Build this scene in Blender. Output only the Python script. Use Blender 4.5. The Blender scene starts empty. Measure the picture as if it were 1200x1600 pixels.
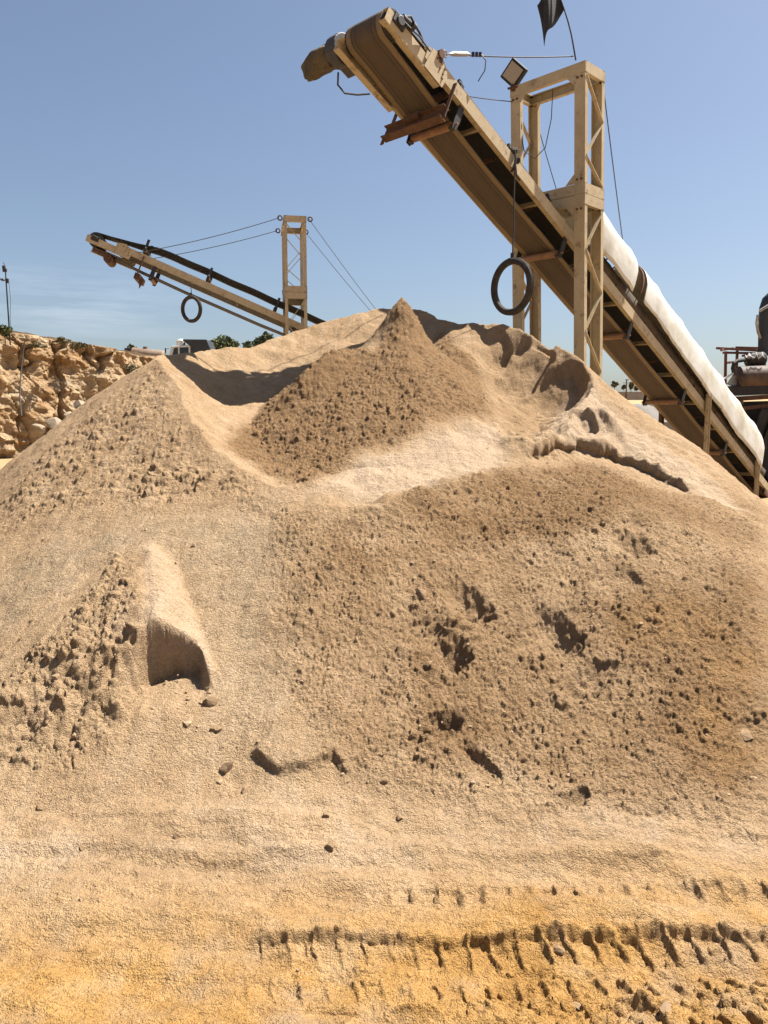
import bpy, bmesh, math, random
import numpy as np
from mathutils import Vector, Matrix, Quaternion

# ------------------------------------------------------------------ camera, world, sun, exposure
random.seed(7)
SC = bpy.context.scene
COL = SC.collection
EYE = np.array([0.0, 0.0, 1.65])
PITCH = math.atan(0.125)
cam_d = bpy.data.cameras.new("camera"); cam = bpy.data.objects.new("camera", cam_d); COL.objects.link(cam)
cam_d.sensor_fit = 'VERTICAL'; cam_d.sensor_height = 24.0; cam_d.lens = 18.0
cam_d.clip_start = 0.05; cam_d.clip_end = 9000
cam.location = EYE; cam.rotation_euler = (math.pi/2 - PITCH, 0, 0)
SC.camera = cam

SUN_AZ, SUN_EL = 66.0, 60.0          # degrees clockwise from +Y, above the horizon
SUN_S, SKY_S, EXPO = 5.0, 0.050, 1.56
sv = Vector((math.sin(math.radians(SUN_AZ))*math.cos(math.radians(SUN_EL)),
             math.cos(math.radians(SUN_AZ))*math.cos(math.radians(SUN_EL)), math.sin(math.radians(SUN_EL))))
sun_d = bpy.data.lights.new("sun", 'SUN'); sun = bpy.data.objects.new("sun", sun_d); COL.objects.link(sun)
sun_d.energy = SUN_S; sun_d.angle = math.radians(0.5); sun_d.color = (1.0, 0.935, 0.85)
sun.rotation_euler = sv.to_track_quat('Z', 'Y').to_euler(); sun.location = (8, 2, 12)

world = bpy.data.worlds.new("World"); SC.world = world; world.use_nodes = True
wn, wl = world.node_tree.nodes, world.node_tree.links
bg = wn['Background']; bg.inputs[1].default_value = SKY_S
sky = wn.new('ShaderNodeTexSky'); sky.sky_type = 'NISHITA'; sky.sun_disc = False
sky.sun_elevation = math.radians(SUN_EL); sky.sun_rotation = math.radians(SUN_AZ)
sky.altitude = 0; sky.air_density = 1.0; sky.dust_density = 1.7; sky.ozone_density = 3.2
# a few thin streaks of cirrus low on the left
tc = wn.new('ShaderNodeTexCoord')
cdir = Vector((-0.40, 1.0, 0.14)).normalized()
mp = wn.new('ShaderNodeMapping'); mp.inputs['Scale'].default_value = (5.0, 5.0, 46.0); mp.inputs['Rotation'].default_value = (0, 0.10, 0)
nz = wn.new('ShaderNodeTexNoise'); nz.inputs['Scale'].default_value = 1.6; nz.inputs['Detail'].default_value = 6; nz.inputs['Roughness'].default_value = 0.6
wl.new(tc.outputs['Generated'], mp.inputs[0]); wl.new(mp.outputs[0], nz.inputs['Vector'])
dt = wn.new('ShaderNodeVectorMath'); dt.operation = 'DISTANCE'; dt.inputs[1].default_value = cdir
ms = wn.new('ShaderNodeVectorMath'); ms.operation = 'MULTIPLY'; ms.inputs[1].default_value = (1, 1, 3.4)
ms2 = wn.new('ShaderNodeVectorMath'); ms2.operation = 'MULTIPLY'; ms2.inputs[0].default_value = cdir; ms2.inputs[1].default_value = (1, 1, 3.4)
wl.new(tc.outputs['Generated'], ms.inputs[0]); wl.new(ms.outputs[0], dt.inputs[0]); wl.new(ms2.outputs[0], dt.inputs[1])
fall = wn.new('ShaderNodeMapRange'); fall.inputs[1].default_value = 0.04; fall.inputs[2].default_value = 0.19; fall.inputs[3].default_value = 1; fall.inputs[4].default_value = 0
thr = wn.new('ShaderNodeMapRange'); thr.inputs[1].default_value = 0.40; thr.inputs[2].default_value = 0.75
wl.new(dt.outputs['Value'], fall.inputs[0]); wl.new(nz.outputs['Fac'], thr.inputs[0])
mu = wn.new('ShaderNodeMath'); mu.operation = 'MULTIPLY'; wl.new(fall.outputs[0], mu.inputs[0]); wl.new(thr.outputs[0], mu.inputs[1])
mu2 = wn.new('ShaderNodeMath'); mu2.operation = 'MULTIPLY'; mu2.inputs[1].default_value = 0.22; wl.new(mu.outputs[0], mu2.inputs[0])
mxs = wn.new('ShaderNodeMix'); mxs.data_type = 'RGBA'; mxs.inputs[7].default_value = (8.2, 8.6, 9.4, 1)
wl.new(mu2.outputs[0], mxs.inputs[0]); hs = wn.new('ShaderNodeHueSaturation'); hs.inputs['Saturation'].default_value = 0.90; hs.inputs['Value'].default_value = 0.88; wl.new(sky.outputs[0], hs.inputs['Color']); wl.new(hs.outputs[0], mxs.inputs[6]); wl.new(mxs.outputs[2], bg.inputs[0])

SC.view_settings.view_transform = 'Standard'; SC.view_settings.look = 'None'
SC.view_settings.exposure = EXPO; SC.view_settings.gamma = 1.0; SC.view_settings.use_curve_mapping = False
SC.render.engine = 'CYCLES'
SC.cycles.max_bounces = 6; SC.cycles.diffuse_bounces = 4
SC.cycles.use_denoising = True

# ------------------------------------------------------------------ pixel -> point helpers (photo is 1200 x 1600)
Fv = np.array([0, math.cos(PITCH), -math.sin(PITCH)]); Uv = np.array([0, math.sin(PITCH), math.cos(PITCH)]); Rv = np.array([1.0, 0, 0])
def ray(u, v): return Fv + (u-600)/1200*Rv + (800-v)/1200*Uv
def at(u, v, Y):
    d = ray(u, v); return EYE + d*(Y/d[1])

# ------------------------------------------------------------------ tagging
def tag(o, label, cat, group=None):
    o['label'] = label; o['category'] = cat
    if group: o['group'] = group
    return o
def structure(o): o['kind'] = 'structure'; return o
def empty(name, mat=None, loc=None):
    o = bpy.data.objects.new(name, None); COL.objects.link(o); o.empty_display_size = 0.2
    if mat is not None: o.matrix_world = mat
    if loc is not None: o.location = loc
    return o

# ------------------------------------------------------------------ numpy noise
def _h(ix, iy, iz, seed):
    h = (ix.astype(np.uint32)*np.uint32(374761393)) ^ (iy.astype(np.uint32)*np.uint32(668265263)) ^ (iz.astype(np.uint32)*np.uint32(2147483647-58)) ^ np.uint32(seed*974711 & 0xffffffff)
    h = (h ^ (h >> np.uint32(13)))*np.uint32(1274126177)
    h = (h ^ (h >> np.uint32(16)))*np.uint32(2246822519)
    return ((h ^ (h >> np.uint32(15))) & np.uint32(0xffffff)).astype(np.float32)/np.float32(0xffffff)
def _i(a): return a.astype(np.int64)
def perlin(x, y, seed=0):
    xi, yi = np.floor(x), np.floor(y); fx, fy = (x-xi), (y-yi); xi, yi = _i(xi), _i(yi); z = np.zeros_like(xi)
    u = fx*fx*fx*(fx*(fx*6-15)+10); v = fy*fy*fy*(fy*(fy*6-15)+10)
    def g(dx, dy):
        a = _h(xi+dx, yi+dy, z, seed)*6.2831853
        return np.cos(a)*(fx-dx)+np.sin(a)*(fy-dy)
    n0 = g(0, 0)*(1-u)+g(1, 0)*u; n1 = g(0, 1)*(1-u)+g(1, 1)*u
    return (n0*(1-v)+n1*v)*1.5
def fbm(x, y, oct=4, seed=0, gain=0.5):
    s = 0; a = 1; f = 1; t = 0
    for k in range(oct):
        s = s + a*perlin(x*f, y*f, seed+k*17); t += a; a *= gain; f *= 2.03
    return s/t
def worley(x, y, seed=0):
    """distance to the nearest feature point and that point's random value"""
    xi, yi = _i(np.floor(x)), _i(np.floor(y)); z = np.zeros_like(xi)
    best = np.full(x.shape, 9.0); val = np.zeros(x.shape); sec = np.full(x.shape, 9.0)
    for dx in (-1, 0, 1):
        for dy in (-1, 0, 1):
            cx, cy = xi+dx, yi+dy
            px = cx+_h(cx, cy, z, seed); py = cy+_h(cx, cy, z+1, seed)
            d = np.hypot(px-x, py-y); r = _h(cx, cy, z+2, seed)
            m = d < best
            sec = np.where(m, best, np.minimum(sec, d)); val = np.where(m, r, val); best = np.where(m, d, best)
    return best, sec, val
def clods(x, y, s, seed, dens=0.5, p=1.5):
    """rounded lumps of size s, only a share of the cells carries one; height 0..1"""
    f1, f2, r = worley(x/s, y/s, seed)
    sel = np.clip((r-(1-dens))/max(dens, 1e-3), 0, 1)**p
    rad = 0.30+0.30*sel
    return sel*np.sqrt(np.clip(1-(f1/rad)**2, 0, 1))
def perlin3(x, y, z, seed=0):
    xi, yi, zi = np.floor(x), np.floor(y), np.floor(z); fx, fy, fz = x-xi, y-yi, z-zi; xi, yi, zi = _i(xi), _i(yi), _i(zi)
    u, v, w = [t*t*t*(t*(t*6-15)+10) for t in (fx, fy, fz)]; out = 0
    for dx in (0, 1):
        for dy in (0, 1):
            for dz in (0, 1):
                a = _h(xi+dx, yi+dy, zi+dz, seed)*6.2831853; c = _h(xi+dx, yi+dy, zi+dz, seed+7)*2-1; q = np.sqrt(1-c*c)
                g = q*np.cos(a)*(fx-dx)+q*np.sin(a)*(fy-dy)+c*(fz-dz)
                out = out+g*(u if dx else 1-u)*(v if dy else 1-v)*(w if dz else 1-w)
    return out*1.5
def fbm3(x, y, z, oct=4, seed=0, gain=.5):
    s = 0; a = 1; f = 1; t = 0
    for k in range(oct):
        s = s+a*perlin3(x*f, y*f, z*f, seed+k*17); t += a; a *= gain; f *= 2.03
    return s/t
def clods3(x, y, z, s, seed, dens=.6, p=1.2):
    x, y, z = x/s, y/s, z/s; xi, yi, zi = [_i(np.floor(t)) for t in (x, y, z)]; best = np.full(x.shape, 9.0); val = np.zeros(x.shape)
    for dx in (-1, 0, 1):
        for dy in (-1, 0, 1):
            for dz in (-1, 0, 1):
                cx, cy, cz = xi+dx, yi+dy, zi+dz
                d = np.sqrt((cx+_h(cx, cy, cz, seed)-x)**2+(cy+_h(cx, cy, cz, seed+1)-y)**2+(cz+_h(cx, cy, cz, seed+2)-z)**2)
                m = d < best; val = np.where(m, _h(cx, cy, cz, seed+3), val); best = np.where(m, d, best)
    sel = np.clip((val-(1-dens))/dens, 0, 1)**p
    return sel*np.sqrt(np.clip(1-(best/(.35+.3*sel))**2, 0, 1))
def sstep(a, b, x):
    t = np.clip((x-a)/(b-a), 0, 1); return t*t*(3-2*t)

# ------------------------------------------------------------------ macro shape of the stockpile
def tps_fit(P, z, lam=1e-4):
    P = np.asarray(P, float); n = len(P)
    d = np.linalg.norm(P[:, None]-P[None], axis=2); K = np.where(d > 0, d*d*np.log(d+1e-12), 0)+lam*np.eye(n)
    A = np.zeros((n+3, n+3)); A[:n, :n] = K; A[:n, n] = 1; A[:n, n+1:] = P; A[n, :n] = 1; A[n+1:, :n] = P.T
    return P, np.linalg.solve(A, np.r_[z, 0, 0, 0])
def tps_eval(T, X, Y):
    P, c = T; n = len(P); out = c[n]+c[n+1]*X+c[n+2]*Y
    for i in range(n):
        d2 = (X-P[i, 0])**2+(Y-P[i, 1])**2
        out = out+c[i]*0.5*d2*np.log(d2+1e-12)
    return out
def ptsof(L):
    P, Z = [], []
    for a in L:
        if len(a) == 4: P.append(a[:2]); Z.append(a[2])       # world point (x, y, z, 'w')
        else:
            q = at(*a); P.append(q[:2]); Z.append(q[2])
    return P, np.array(Z)
RIM = [(250,560,7.1),(330,546,8.3),(400,539,8.9),(480,511,9.5),(560,490,9.8),(650,484,9.8),(700,503,9.4),(790,507,8.9),(850,530,8.3),(900,558,7.9)]
NEAR = [(275,610,6.5),(305,660,6.05),(350,712,5.6),(430,752,5.2),(510,785,4.95),(590,797,4.85),(680,775,5.1),(760,752,5.45),(815,725,5.9),(860,690,6.4),(905,640,7.0)]
outer = list(RIM)+list(NEAR)
outer += [(0,740,6.6),(100,655,6.9),(180,600,7.1),(960,612,7.6),(1020,656,7.4),(1100,708,7.0),(1200,800,6.2)]
outer += [(0,1262,3.0),(200,1272,2.97),(400,1280,2.95),(600,1288,2.93),(800,1296,2.91),(1000,1305,2.88),(1200,1316,2.84)]
outer += [(300,1000,3.9),(600,1040,3.78),(900,1040,3.85),(100,1000,3.85),(1100,1000,3.95),(950,780,5.25),(1050,800,5.2),(300,800,4.95),(150,800,5.2)]
outer += [(x, y, z, 'w') for x, y, z in [(0.1,7.4,3.15),(-0.7,7.6,2.95),(0.9,7.4,3.0),(0.0,6.2,2.05),
          (-5.0,8.3,0.0),(-6.5,7.5,-.4),(-4.2,5.6,0.1),(-3.2,4.2,0.05),(-4.5,10.5,0.2),(-3.0,12.5,0.1),(0,14.2,-.1),(3.0,13.3,-.1),(5.4,10.6,-.1),(6.2,8.0,-.2),(5.0,5.6,0.0),(3.6,4.1,0.05),(4.5,7.6,.10),(4.0,6.4,.25),(3.0,8.9,1.35),(-2.2,9.8,1.75),(3.4,9.4,1.3),(-7.5,12,-.5),(7.5,12,-.5)]]
inner = [(u, v, Y) for u, v, Y in RIM]+[(u, v, Y) for u, v, Y in NEAR]
inner += [(300,600,7.1),(330,620,7.3),(352,688,6.2),(400,665,6.9),(440,630,7.7),(500,580,8.6),(560,530,9.2),(640,520,9.2),(700,540,8.8),(740,560,8.3),(790,560,8.6),(770,600,8.2),(800,640,7.6),(830,600,8.0),(870,640,7.6),(830,680,6.9),(870,690,6.6),(798,700,6.05),(600,780,5.0),(500,760,5.1),(700,745,5.4)]
inner += [(x, y, z, 'w') for x, y, z in [(0,6.6,1.3),(0,7.4,1.5),(-.6,6.6,1.35),(.6,6.6,1.35),(-4,7,4.2),(-4,10,4.4),(0,12,4.6),(4,10,4.3),(4.2,7.0,4.0),(2.6,5.0,2.6),(-2.6,4.8,2.8),(0,3.6,2.4)]]
T_out = tps_fit(*ptsof(outer), lam=3e-3); T_in = tps_fit(*ptsof(inner), lam=3e-3)
# fields on a regular grid, sampled bilinearly
GX0, GX1, GY0, GY1, GS = -7.5, 8.0, 0.8, 14.6, 0.025
gx = np.arange(GX0, GX1, GS); gy = np.arange(GY0, GY1, GS)
GXX, GYY = np.meshgrid(gx, gy, indexing='ij')
G_out = tps_eval(T_out, GXX, GYY); G_in = tps_eval(T_in, GXX, GYY)
def samp(G, X, Y):
    fx = np.clip((X-GX0)/GS, 0, G.shape[0]-1.001); fy = np.clip((Y-GY0)/GS, 0, G.shape[1]-1.001)
    ix, iy = fx.astype(int), fy.astype(int); fx, fy = fx-ix, fy-iy
    return (G[ix, iy]*(1-fx)+G[ix+1, iy]*fx)*(1-fy)+(G[ix, iy+1]*(1-fx)+G[ix+1, iy+1]*fx)*fy
APEX = at(628, 468, 7.95)
def cone_h(X, Y):
    dx, dy = X-APEX[0], Y-APEX[1]; r = np.hypot(dx, dy)+1e-6; ph = np.arctan2(dy, dx)
    k = 0.62+0.07*np.cos(ph)+0.04*np.cos(3*ph+1)
    z = APEX[2]-0.27-k*r*(1-0.02*r)+0.27*np.exp(-(r/0.24)**1.9)
    q = at(500, 572, 7.25)                                  # the shoulder on its left flank
    e1 = (X-q[0])*0.76+(Y-q[1])*0.65; e2 = -(X-q[0])*0.65+(Y-q[1])*0.76
    z += 0.24*np.exp(-(e1/0.42)**2-(e2/0.17)**2)
    z += 0.05*fbm(X*2.2, Y*2.2, 3, 5)
    return z
def smin(a, b, k):
    h = np.clip(0.5+0.5*(b-a)/k, 0, 1); return b*(1-h)+a*h-k*h*(1-h)
def base_h(X, Y):
    w1 = 0.09*fbm(X*1.3, Y*1.3, 3, 11)
    o = samp(G_out, X+w1*0.5, Y)
    i = samp(G_in, X+w1, Y+w1*0.7)+0.07*fbm(X*2.1, Y*2.1, 3, 21)
    edge = sstep(13.9, 12.0, Y)*sstep(-7.3, -5.6, X)*sstep(7.8, 6.0, X)
    z = smin(o, i, 0.018)
    c = cone_h(X, Y)
    inside = sstep(-0.05, 0.15, o-i+0.25)
    z = np.where(inside > 0, np.maximum(z, c*inside+z*(1-inside)), z)
    z = z*edge
    g = 0.02*fbm(X*0.9, Y*0.9, 3, 31)
    return -smin(-z, -g, 0.10), g
def hit(u, v):
    """first point of the pile surface seen along the ray of a photo pixel"""
    d = ray(u, v); d = d/d[1]; Y = np.arange(1.2, 13.5, 0.004)
    P = EYE[None]+Y[:, None]*d[None]
    z = base_h(P[:, 0], P[:, 1])[0]; below = P[:, 2] < z
    return P[np.argmax(below)] if below.any() else hit(u, v+4)
def polyfield(pix, warp=None):
    """signed distance (metres, + inside) to a polygon given by photo pixels, on the grid"""
    Q = np.array([hit(u, v)[:2] for u, v in pix]); n = len(Q)
    ins = np.zeros(GXX.shape, bool); dm = np.full(GXX.shape, 1e9)
    for a in range(n):
        p, q = Q[a], Q[(a+1) % n]; e = q-p
        t = np.clip(((GXX-p[0])*e[0]+(GYY-p[1])*e[1])/(e@e+1e-12), 0, 1)
        dm = np.minimum(dm, np.hypot(GXX-p[0]-t*e[0], GYY-p[1]-t*e[1]))
        c = ((p[1] > GYY) != (q[1] > GYY)) & (GXX < (q[0]-p[0])*(GYY-p[1])/(q[1]-p[1]+1e-12)+p[0]); ins ^= c
    return np.where(ins, dm, -dm)
def polyline_d(Q, X, Y):
    """distance to a polyline, side (+ = left of travel) and length along it"""
    dm = np.full(X.shape, 1e9); sd = np.zeros(X.shape); al = np.zeros(X.shape); L = 0
    for a in range(len(Q)-1):
        p, q = Q[a], Q[a+1]; e = q-p; l = math.hypot(*e)
        t = np.clip(((X-p[0])*e[0]+(Y-p[1])*e[1])/(l*l), 0, 1)
        d = np.hypot(X-p[0]-t*e[0], Y-p[1]-t*e[1]); s = np.sign(e[0]*(Y-p[1])-e[1]*(X-p[0]))
        m = d < dm; dm = np.where(m, d, dm); sd = np.where(m, s, sd); al = np.where(m, L+t*l, al); L += l
    return dm, sd, al, L

# regions of the heap (polygons in the photo, turned into ground areas)
F_front = polyfield([(430,800),(600,800),(700,775),(820,735),(930,715),(1060,770),(1195,800),(1195,1300),(1000,1290),(800,1270),(640,1250),(520,1180),(440,1060),(420,930)])
F_cone = polyfield([(628,480),(580,555),(490,570),(400,650),(352,690),(480,755),(550,705),(620,690),(690,655),(765,650),(745,595),(690,525)])
F_conelow = polyfield([(560,718),(625,705),(695,672),(772,668),(794,700),(780,735),(690,765),(590,785),(490,768)])
F_ridge = polyfield([(245,575),(150,640),(60,720),(0,790),(0,835),(90,800),(220,790),(330,770),(430,810),(400,745),(330,720),(275,640)])
F_leftmound = polyfield([(190,880),(60,1040),(0,1090),(0,1190),(130,1200),(190,1110),(225,1000)])
F_rightlow = polyfield([(1000,960),(1195,900),(1195,1310),(1020,1280),(900,1180)])
F_rightslope = polyfield([(890,600),(990,668),(1090,740),(1170,800),(1130,795),(1060,760),(960,705),(850,695),(870,640)])
F_rwall = polyfield([(740,560),(790,510),(850,530),(960,640),(930,690),(830,700),(800,690)])
F_top = polyfield([(600,795),(720,765),(820,735),(900,722),(980,735),(1010,775),(930,830),(800,850),(690,850)])
F_gravel = polyfield([(420,790),(300,810),(100,840),(0,900),(0,1000),(120,900),(200,860),(270,880),(330,1010),(360,1150),(440,1180),(430,1000),(440,880)])
FOOT = [(735,952,19,27,.085),(672,1000,20,13,.04),(706,1030,19,19,.085),(868,992,20,30,.09),(838,1018,22,16,.05),(926,1064,24,17,.06),(893,1086,15,17,.055),
        (684,1138,22,16,.07),(962,920,24,20,.05),(990,856,17,20,.055),(992,820,15,12,.035),(1105,938,20,12,.03),(748,1190,9,30,.035),(893,1258,20,9,.04),(1170,1145,24,12,.03),(655,980,12,9,.02)]
SCARP = np.array([hit(u, v)[:2] for u, v in [(822,722),(850,705),(900,700),(950,708),(1000,728),(1050,752),(1090,778)]])
LIP = np.array([hit(u, v)[:2] for u, v in [(590,800),(680,778),(750,758),(795,742)]])
BITES = [(hit(810, 575)[:2], .40, .16), (hit(868, 625)[:2], .30, .16), (hit(905, 665)[:2], .17, .10), (hit(770, 545)[:2], .22, .08)]
CRUST = np.array([hit(u, v)[:2] for u, v in [(385,1185),(440,1215),(480,1205),(520,1195),(545,1215)]])
RL = hit(945, 668)[:2]
MA, MB_ = hit(224,846)[:2], hit(234,1046)[:2]
PITC = hit(268,1095)[:2]
foot_w = []
for u, v, ru, rv, d in FOOT:
    p = hit(u, v); s = np.linalg.norm(p-EYE)/1200; foot_w.append((p[0], p[1], ru*s*1.75, rv*s*1.45, d*1.55))
TR0, TR1 = at(300, 1466, 1.0), at(1200, 1462, 1.0)
def groundhit(u, v):
    d = ray(u, v); s = -EYE[2]/d[2]; return (EYE+d*s)[:2]
TRA, TRB = groundhit(330, 1474), groundhit(1190, 1462)
TRD = (TRB-TRA)/np.linalg.norm(TRB-TRA); TRN = np.array([TRD[1], -TRD[0]])      # TRN points to the camera

def full_h(X, Y):
    """macro shape + the features one can name; returns height, ground level, and masks"""
    z, g = base_h(X, Y)
    wx = 0.05*fbm(X*4, Y*4, 3, 41); wy = 0.05*fbm(X*4+9, Y*4, 3, 42)
    m = {}
    def mask(F, soft=0.12, off=0.0): return sstep(-soft, soft, samp(F, X+wx, Y+wy)+off+0.5*wx)
    m['front'] = mask(F_front, .16); m['cone'] = mask(F_cone, .10, .03); m['conelow'] = mask(F_conelow, .12); m['ridge'] = mask(F_ridge, .16)
    m['lm'] = mask(F_leftmound, .08); m['rlow'] = mask(F_rightlow, .35); m['rslope'] = mask(F_rightslope, .10); m['rwall'] = mask(F_rwall, .12); m['gravel'] = mask(F_gravel, .30); m['top'] = mask(F_top, .12)
    slope_up = sstep(0.015, 0.11, z-g)
    m['pile'] = slope_up
    # gentle undulation on the heap
    z = z+slope_up*(0.045*fbm(X*1.7, Y*1.7, 3, 51)+0.02*fbm(X*5, Y*5, 3, 52))
    m['under'] = np.zeros(X.shape)
    # bites out of the right-hand crater wall, each steep on its right
    for (bx, by), R_, D_ in BITES:
        q = np.hypot(X+1.2*wx-bx, Y+1.2*wy-by)/R_+.10*perlin(X*6, Y*6, 65)
        z = z-D_*sstep(1.0, .86, q)*np.clip(.55+.6*(X-bx)/R_, 0, 1)
    d, s, al, L = polyline_d(LIP, X+wx, Y+wy)
    z = z+(.07+.03*perlin(X*6, Y*6, 66))*np.exp(-(d/.13)**2)
    m['under'] = np.zeros(X.shape)
    # slumped scarp on the right: the slope behind stands a hand higher
    d, s, al, L = polyline_d(SCARP, X+wx*1.3+.02*perlin(X*19, Y*19, 55), Y+wy*1.3+.02*perlin(X*19, Y*19, 56))
    win = sstep(0, 0.2, al)*sstep(L, L-0.3, al)*np.where((al <= 0) | (al >= L), 0, 1)
    dd = d*s
    z = z+win*np.where(dd > 0, np.clip(0.075+.06*perlin(X*3.3, Y*3.3, 54)+.025*perlin(X*13, Y*13, 57), .015, .2)*sstep(0, .030, dd)*np.exp(-dd/0.55), -0.018*np.exp(dd/0.10)*sstep(0, -.02, dd)+.030*clods(X, Y, .07, 69, .5)*np.exp(dd/.09)*sstep(0, -.03, dd))
    m['under'] = m['under']+.05*win*sstep(-.14, -.02, dd)*sstep(.012, -.01, dd)
    lx, ly = RL[0], RL[1]; rl = np.hypot(X-lx, (Y-ly)*1.1)/.15+.5*perlin(X*7, Y*7, 58)
    z = z+.10*sstep(1.3, .45, rl)*(1+.3*perlin(X*9, Y*9, 59))
    # crust line low in the middle
    d, s, al, L = polyline_d(CRUST, X+wx*.5, Y+wy*.5); dd = d*s; win = np.where((al <= 0) | (al >= L), 0, 1)*sstep(0, .05, al)*sstep(L, L-.05, al)
    z = z+win*np.where(dd > 0, 0.045*sstep(0, .02, dd)*np.exp(-dd/0.12), 0)
    # buttress with the collapsed pit on the lower left
    ax = MB_-MA; la = math.hypot(*ax); ax = ax/la; nx = np.array([-ax[1], ax[0]])
    xx, yy = X+wx*.35, Y+wy*.35
    a = (xx-MA[0])*ax[0]+(yy-MA[1])*ax[1]; b = (xx-MA[0])*nx[0]+(yy-MA[1])*nx[1]          # b > 0 : right-hand side
    wig = 0.035*perlin(xx*7, yy*7, 77)+0.012*perlin(xx*21, yy*21, 76)
    cutc = la+0.012+0.12*wig+0.30*np.clip(np.abs(b-.115)-.12, 0, .3)                     # where the mass has broken away
    cutl = la+0.12+1.6*wig+.05*perlin(xx*16, yy*16, 75)+0.25*np.clip(-b-.3, 0, 1); cutr = la+0.12+2*wig
    k_ = sstep(-.0, -.13, b); k2_ = sstep(.22, .29, b); cut = cutc*(1-k_)*(1-k2_)+cutl*k_+cutr*k2_
    grow = sstep(-0.08, 0.35, a)*sstep(.030+.20*sstep(-.04, -.16, b)+.07*sstep(.22, .29, b), -.008-.22*sstep(-.04, -.16, b)-.07*sstep(.22, .29, b), a-cut)
    wr = 0.12+0.20*np.clip(a/la, 0, 1.6); wlft = 0.18+0.80*np.clip(a/la, 0, 1.5)
    hm = 0.06+0.20*np.clip(a/la, 0, 1.25)
    prof = np.where(b > 0, np.clip(1-(np.clip(b, 0, 9)/wr)**1.5, 0, 1), np.clip(1+b/wlft, 0, 1)**1.1)
    prof = prof-.10*np.exp(-(b/.03)**2)*prof+.10*perlin(xx*11, yy*6, 74)*prof
    mound = hm*prof*grow
    z = z+mound
    m['mound_r'] = sstep(0.01, 0.05, mound)*sstep(-0.03, 0.02, b)
    m['mound_l'] = sstep(0.01, 0.05, mound)*sstep(0.02, -0.04, b)
    inpit = sstep(-.004, 0.016, a-cutc)*sstep(0.16, 0.11, np.abs(b-.115)+wig)*sstep(.5, .25, a-la)
    z = z-0.055*inpit*np.exp(-np.clip(a-la, 0, 9)/.22)
    m['under'] = m['under']+.055*(1+.6*perlin(xx*13, yy*13, 73))*sstep(.0, .028, a-cutc)*sstep(.30, .06, a-cutc)*sstep(.15, .08, np.abs(b-.115))
    apron = sstep(0, .05, a-la)*sstep(.75, .3, a-la)*np.exp(-((b-.1)/.34)**2)                # rubble fallen in front of it
    z = z+apron*.035*sstep(.16, .3, a-la)
    m['pit'] = sstep(0, .02, a-cutc)*sstep(.55, .25, a-la)*sstep(.22, .14, np.abs(b-.115))
    m['lm'] = np.maximum(m['lm'], .9*sstep(.04, .12, a-la)*sstep(.5, .3, a-la)*sstep(.12, .2, -b)*sstep(.75, .55, -b))
    # foot holes
    for px, py, rx, ry, dep in foot_w:
        K = (np.abs(X-px) < 0.35) & (np.abs(Y-py) < 0.4)
        if not K.any(): continue
        wv = 0.28*perlin(X[K]*9, Y[K]*9, 400)+.07*perlin(X[K]*30, Y[K]*30, 401)
        x_, y_ = X[K]-px, Y[K]-py
        # a tread: steep on the uphill right, running out downhill left
        u_ = (x_*.80+y_*.60)/rx; v_ = (-x_*.60+y_*.80)/ry; q = np.sqrt(u_*u_+v_*v_)*(1+.6*wv)
        bowl = np.clip(1.12-q, 0, 1)**.75
        z[K] += -dep*bowl*(.75+.45*np.clip(u_+.5*v_, -1, 1))
        q2 = ((x_+0.75*rx)/(1.0*rx))**2+((y_+1.15*ry)/(.8*ry))**2
        z[K] += .30*dep*np.exp(-q2*1.3)*(1+.6*perlin(X[K]*28, Y[K]*28, 402))*(q > .9)
    # tyre tracks
    ta = (X-TRA[0])*TRD[0]+(Y-TRA[1])*TRD[1]; tb = (X-TRA[0])*TRN[0]+(Y-TRA[1])*TRN[1]
    near = (np.abs(tb) < 0.9)
    ja = 0.010*perlin(X*13, Y*13, 90); jb = 0.010*perlin(X*9, Y*9, 91)+0.018*perlin(X*2, Y*2, 92)
    A, B = ta+ja, tb+jb
    Ltr = np.linalg.norm(TRB-TRA)
    w_on = 1.25*sstep(0.08, 0.22, ta)*np.clip(0.85+0.35*sstep(0.33, 0.55, ta/Ltr)+0.35*perlin(X*2.2, Y*2.2, 93), 0.70, 1.2)
    per = 0.080
    def lugs(b0, b1, slant, wd, ph):
        c = ((A-slant*(B-b0))/per+ph); k = np.floor(c+0.5); f = (c-k)*per
        hgt = 0.55+0.45*_h(_i(k), _i(k)*0, _i(k)*0, 95)
        return hgt*np.exp(-(f/wd)**2)*sstep(b0-.012, b0+.01, B)*sstep(b1+.02, b1-.03, B)
    tr = 0
    scp = 0.75+0.5*perlin(A/0.045, B*0, 96)
    tr = tr+0.023*scp*np.exp(-((B+0.012)/0.016)**2)                                # thrown-up shoulder edge
    tr = tr-0.014*sstep(-0.004, 0.012, B)*sstep(0.36, 0.30, B)                       # pressed bed
    tr = tr+0.0150*lugs(0.0, 0.095, 0.22, 0.0090, 0.0)+0.008*np.exp(-((B-.105)/.010)**2)*np.clip(.3+perlin(A*7, B*0, 89), 0, 1)
    tr = tr+0.0145*lugs(0.15, 0.235, 0.22, 0.0090, 0.35)+0.016*np.exp(-((B-.262)/.013)**2)*np.clip(.6+.8*perlin(A*9, B*0, 88), .1, 1)
    crumb = sstep(0.22, 0.28, B)*sstep(0.38, 0.31, B)*sstep(0.25, 0.65, ta/Ltr)
    tr = tr+crumb*(0.020*clods(X, Y, 0.050, 98, .85, .6)+0.014*clods(X+3, Y, 0.026, 99, .8)+0.008)
    blk = sstep(0.33, 0.37, B)*sstep(0.72, 0.55, B)*sstep(0.40, 0.70, ta/Ltr)
    c = (A-0.35*(B-.35))/0.074; k = np.floor(c+.5); f = np.abs(c-k)*0.074
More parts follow.
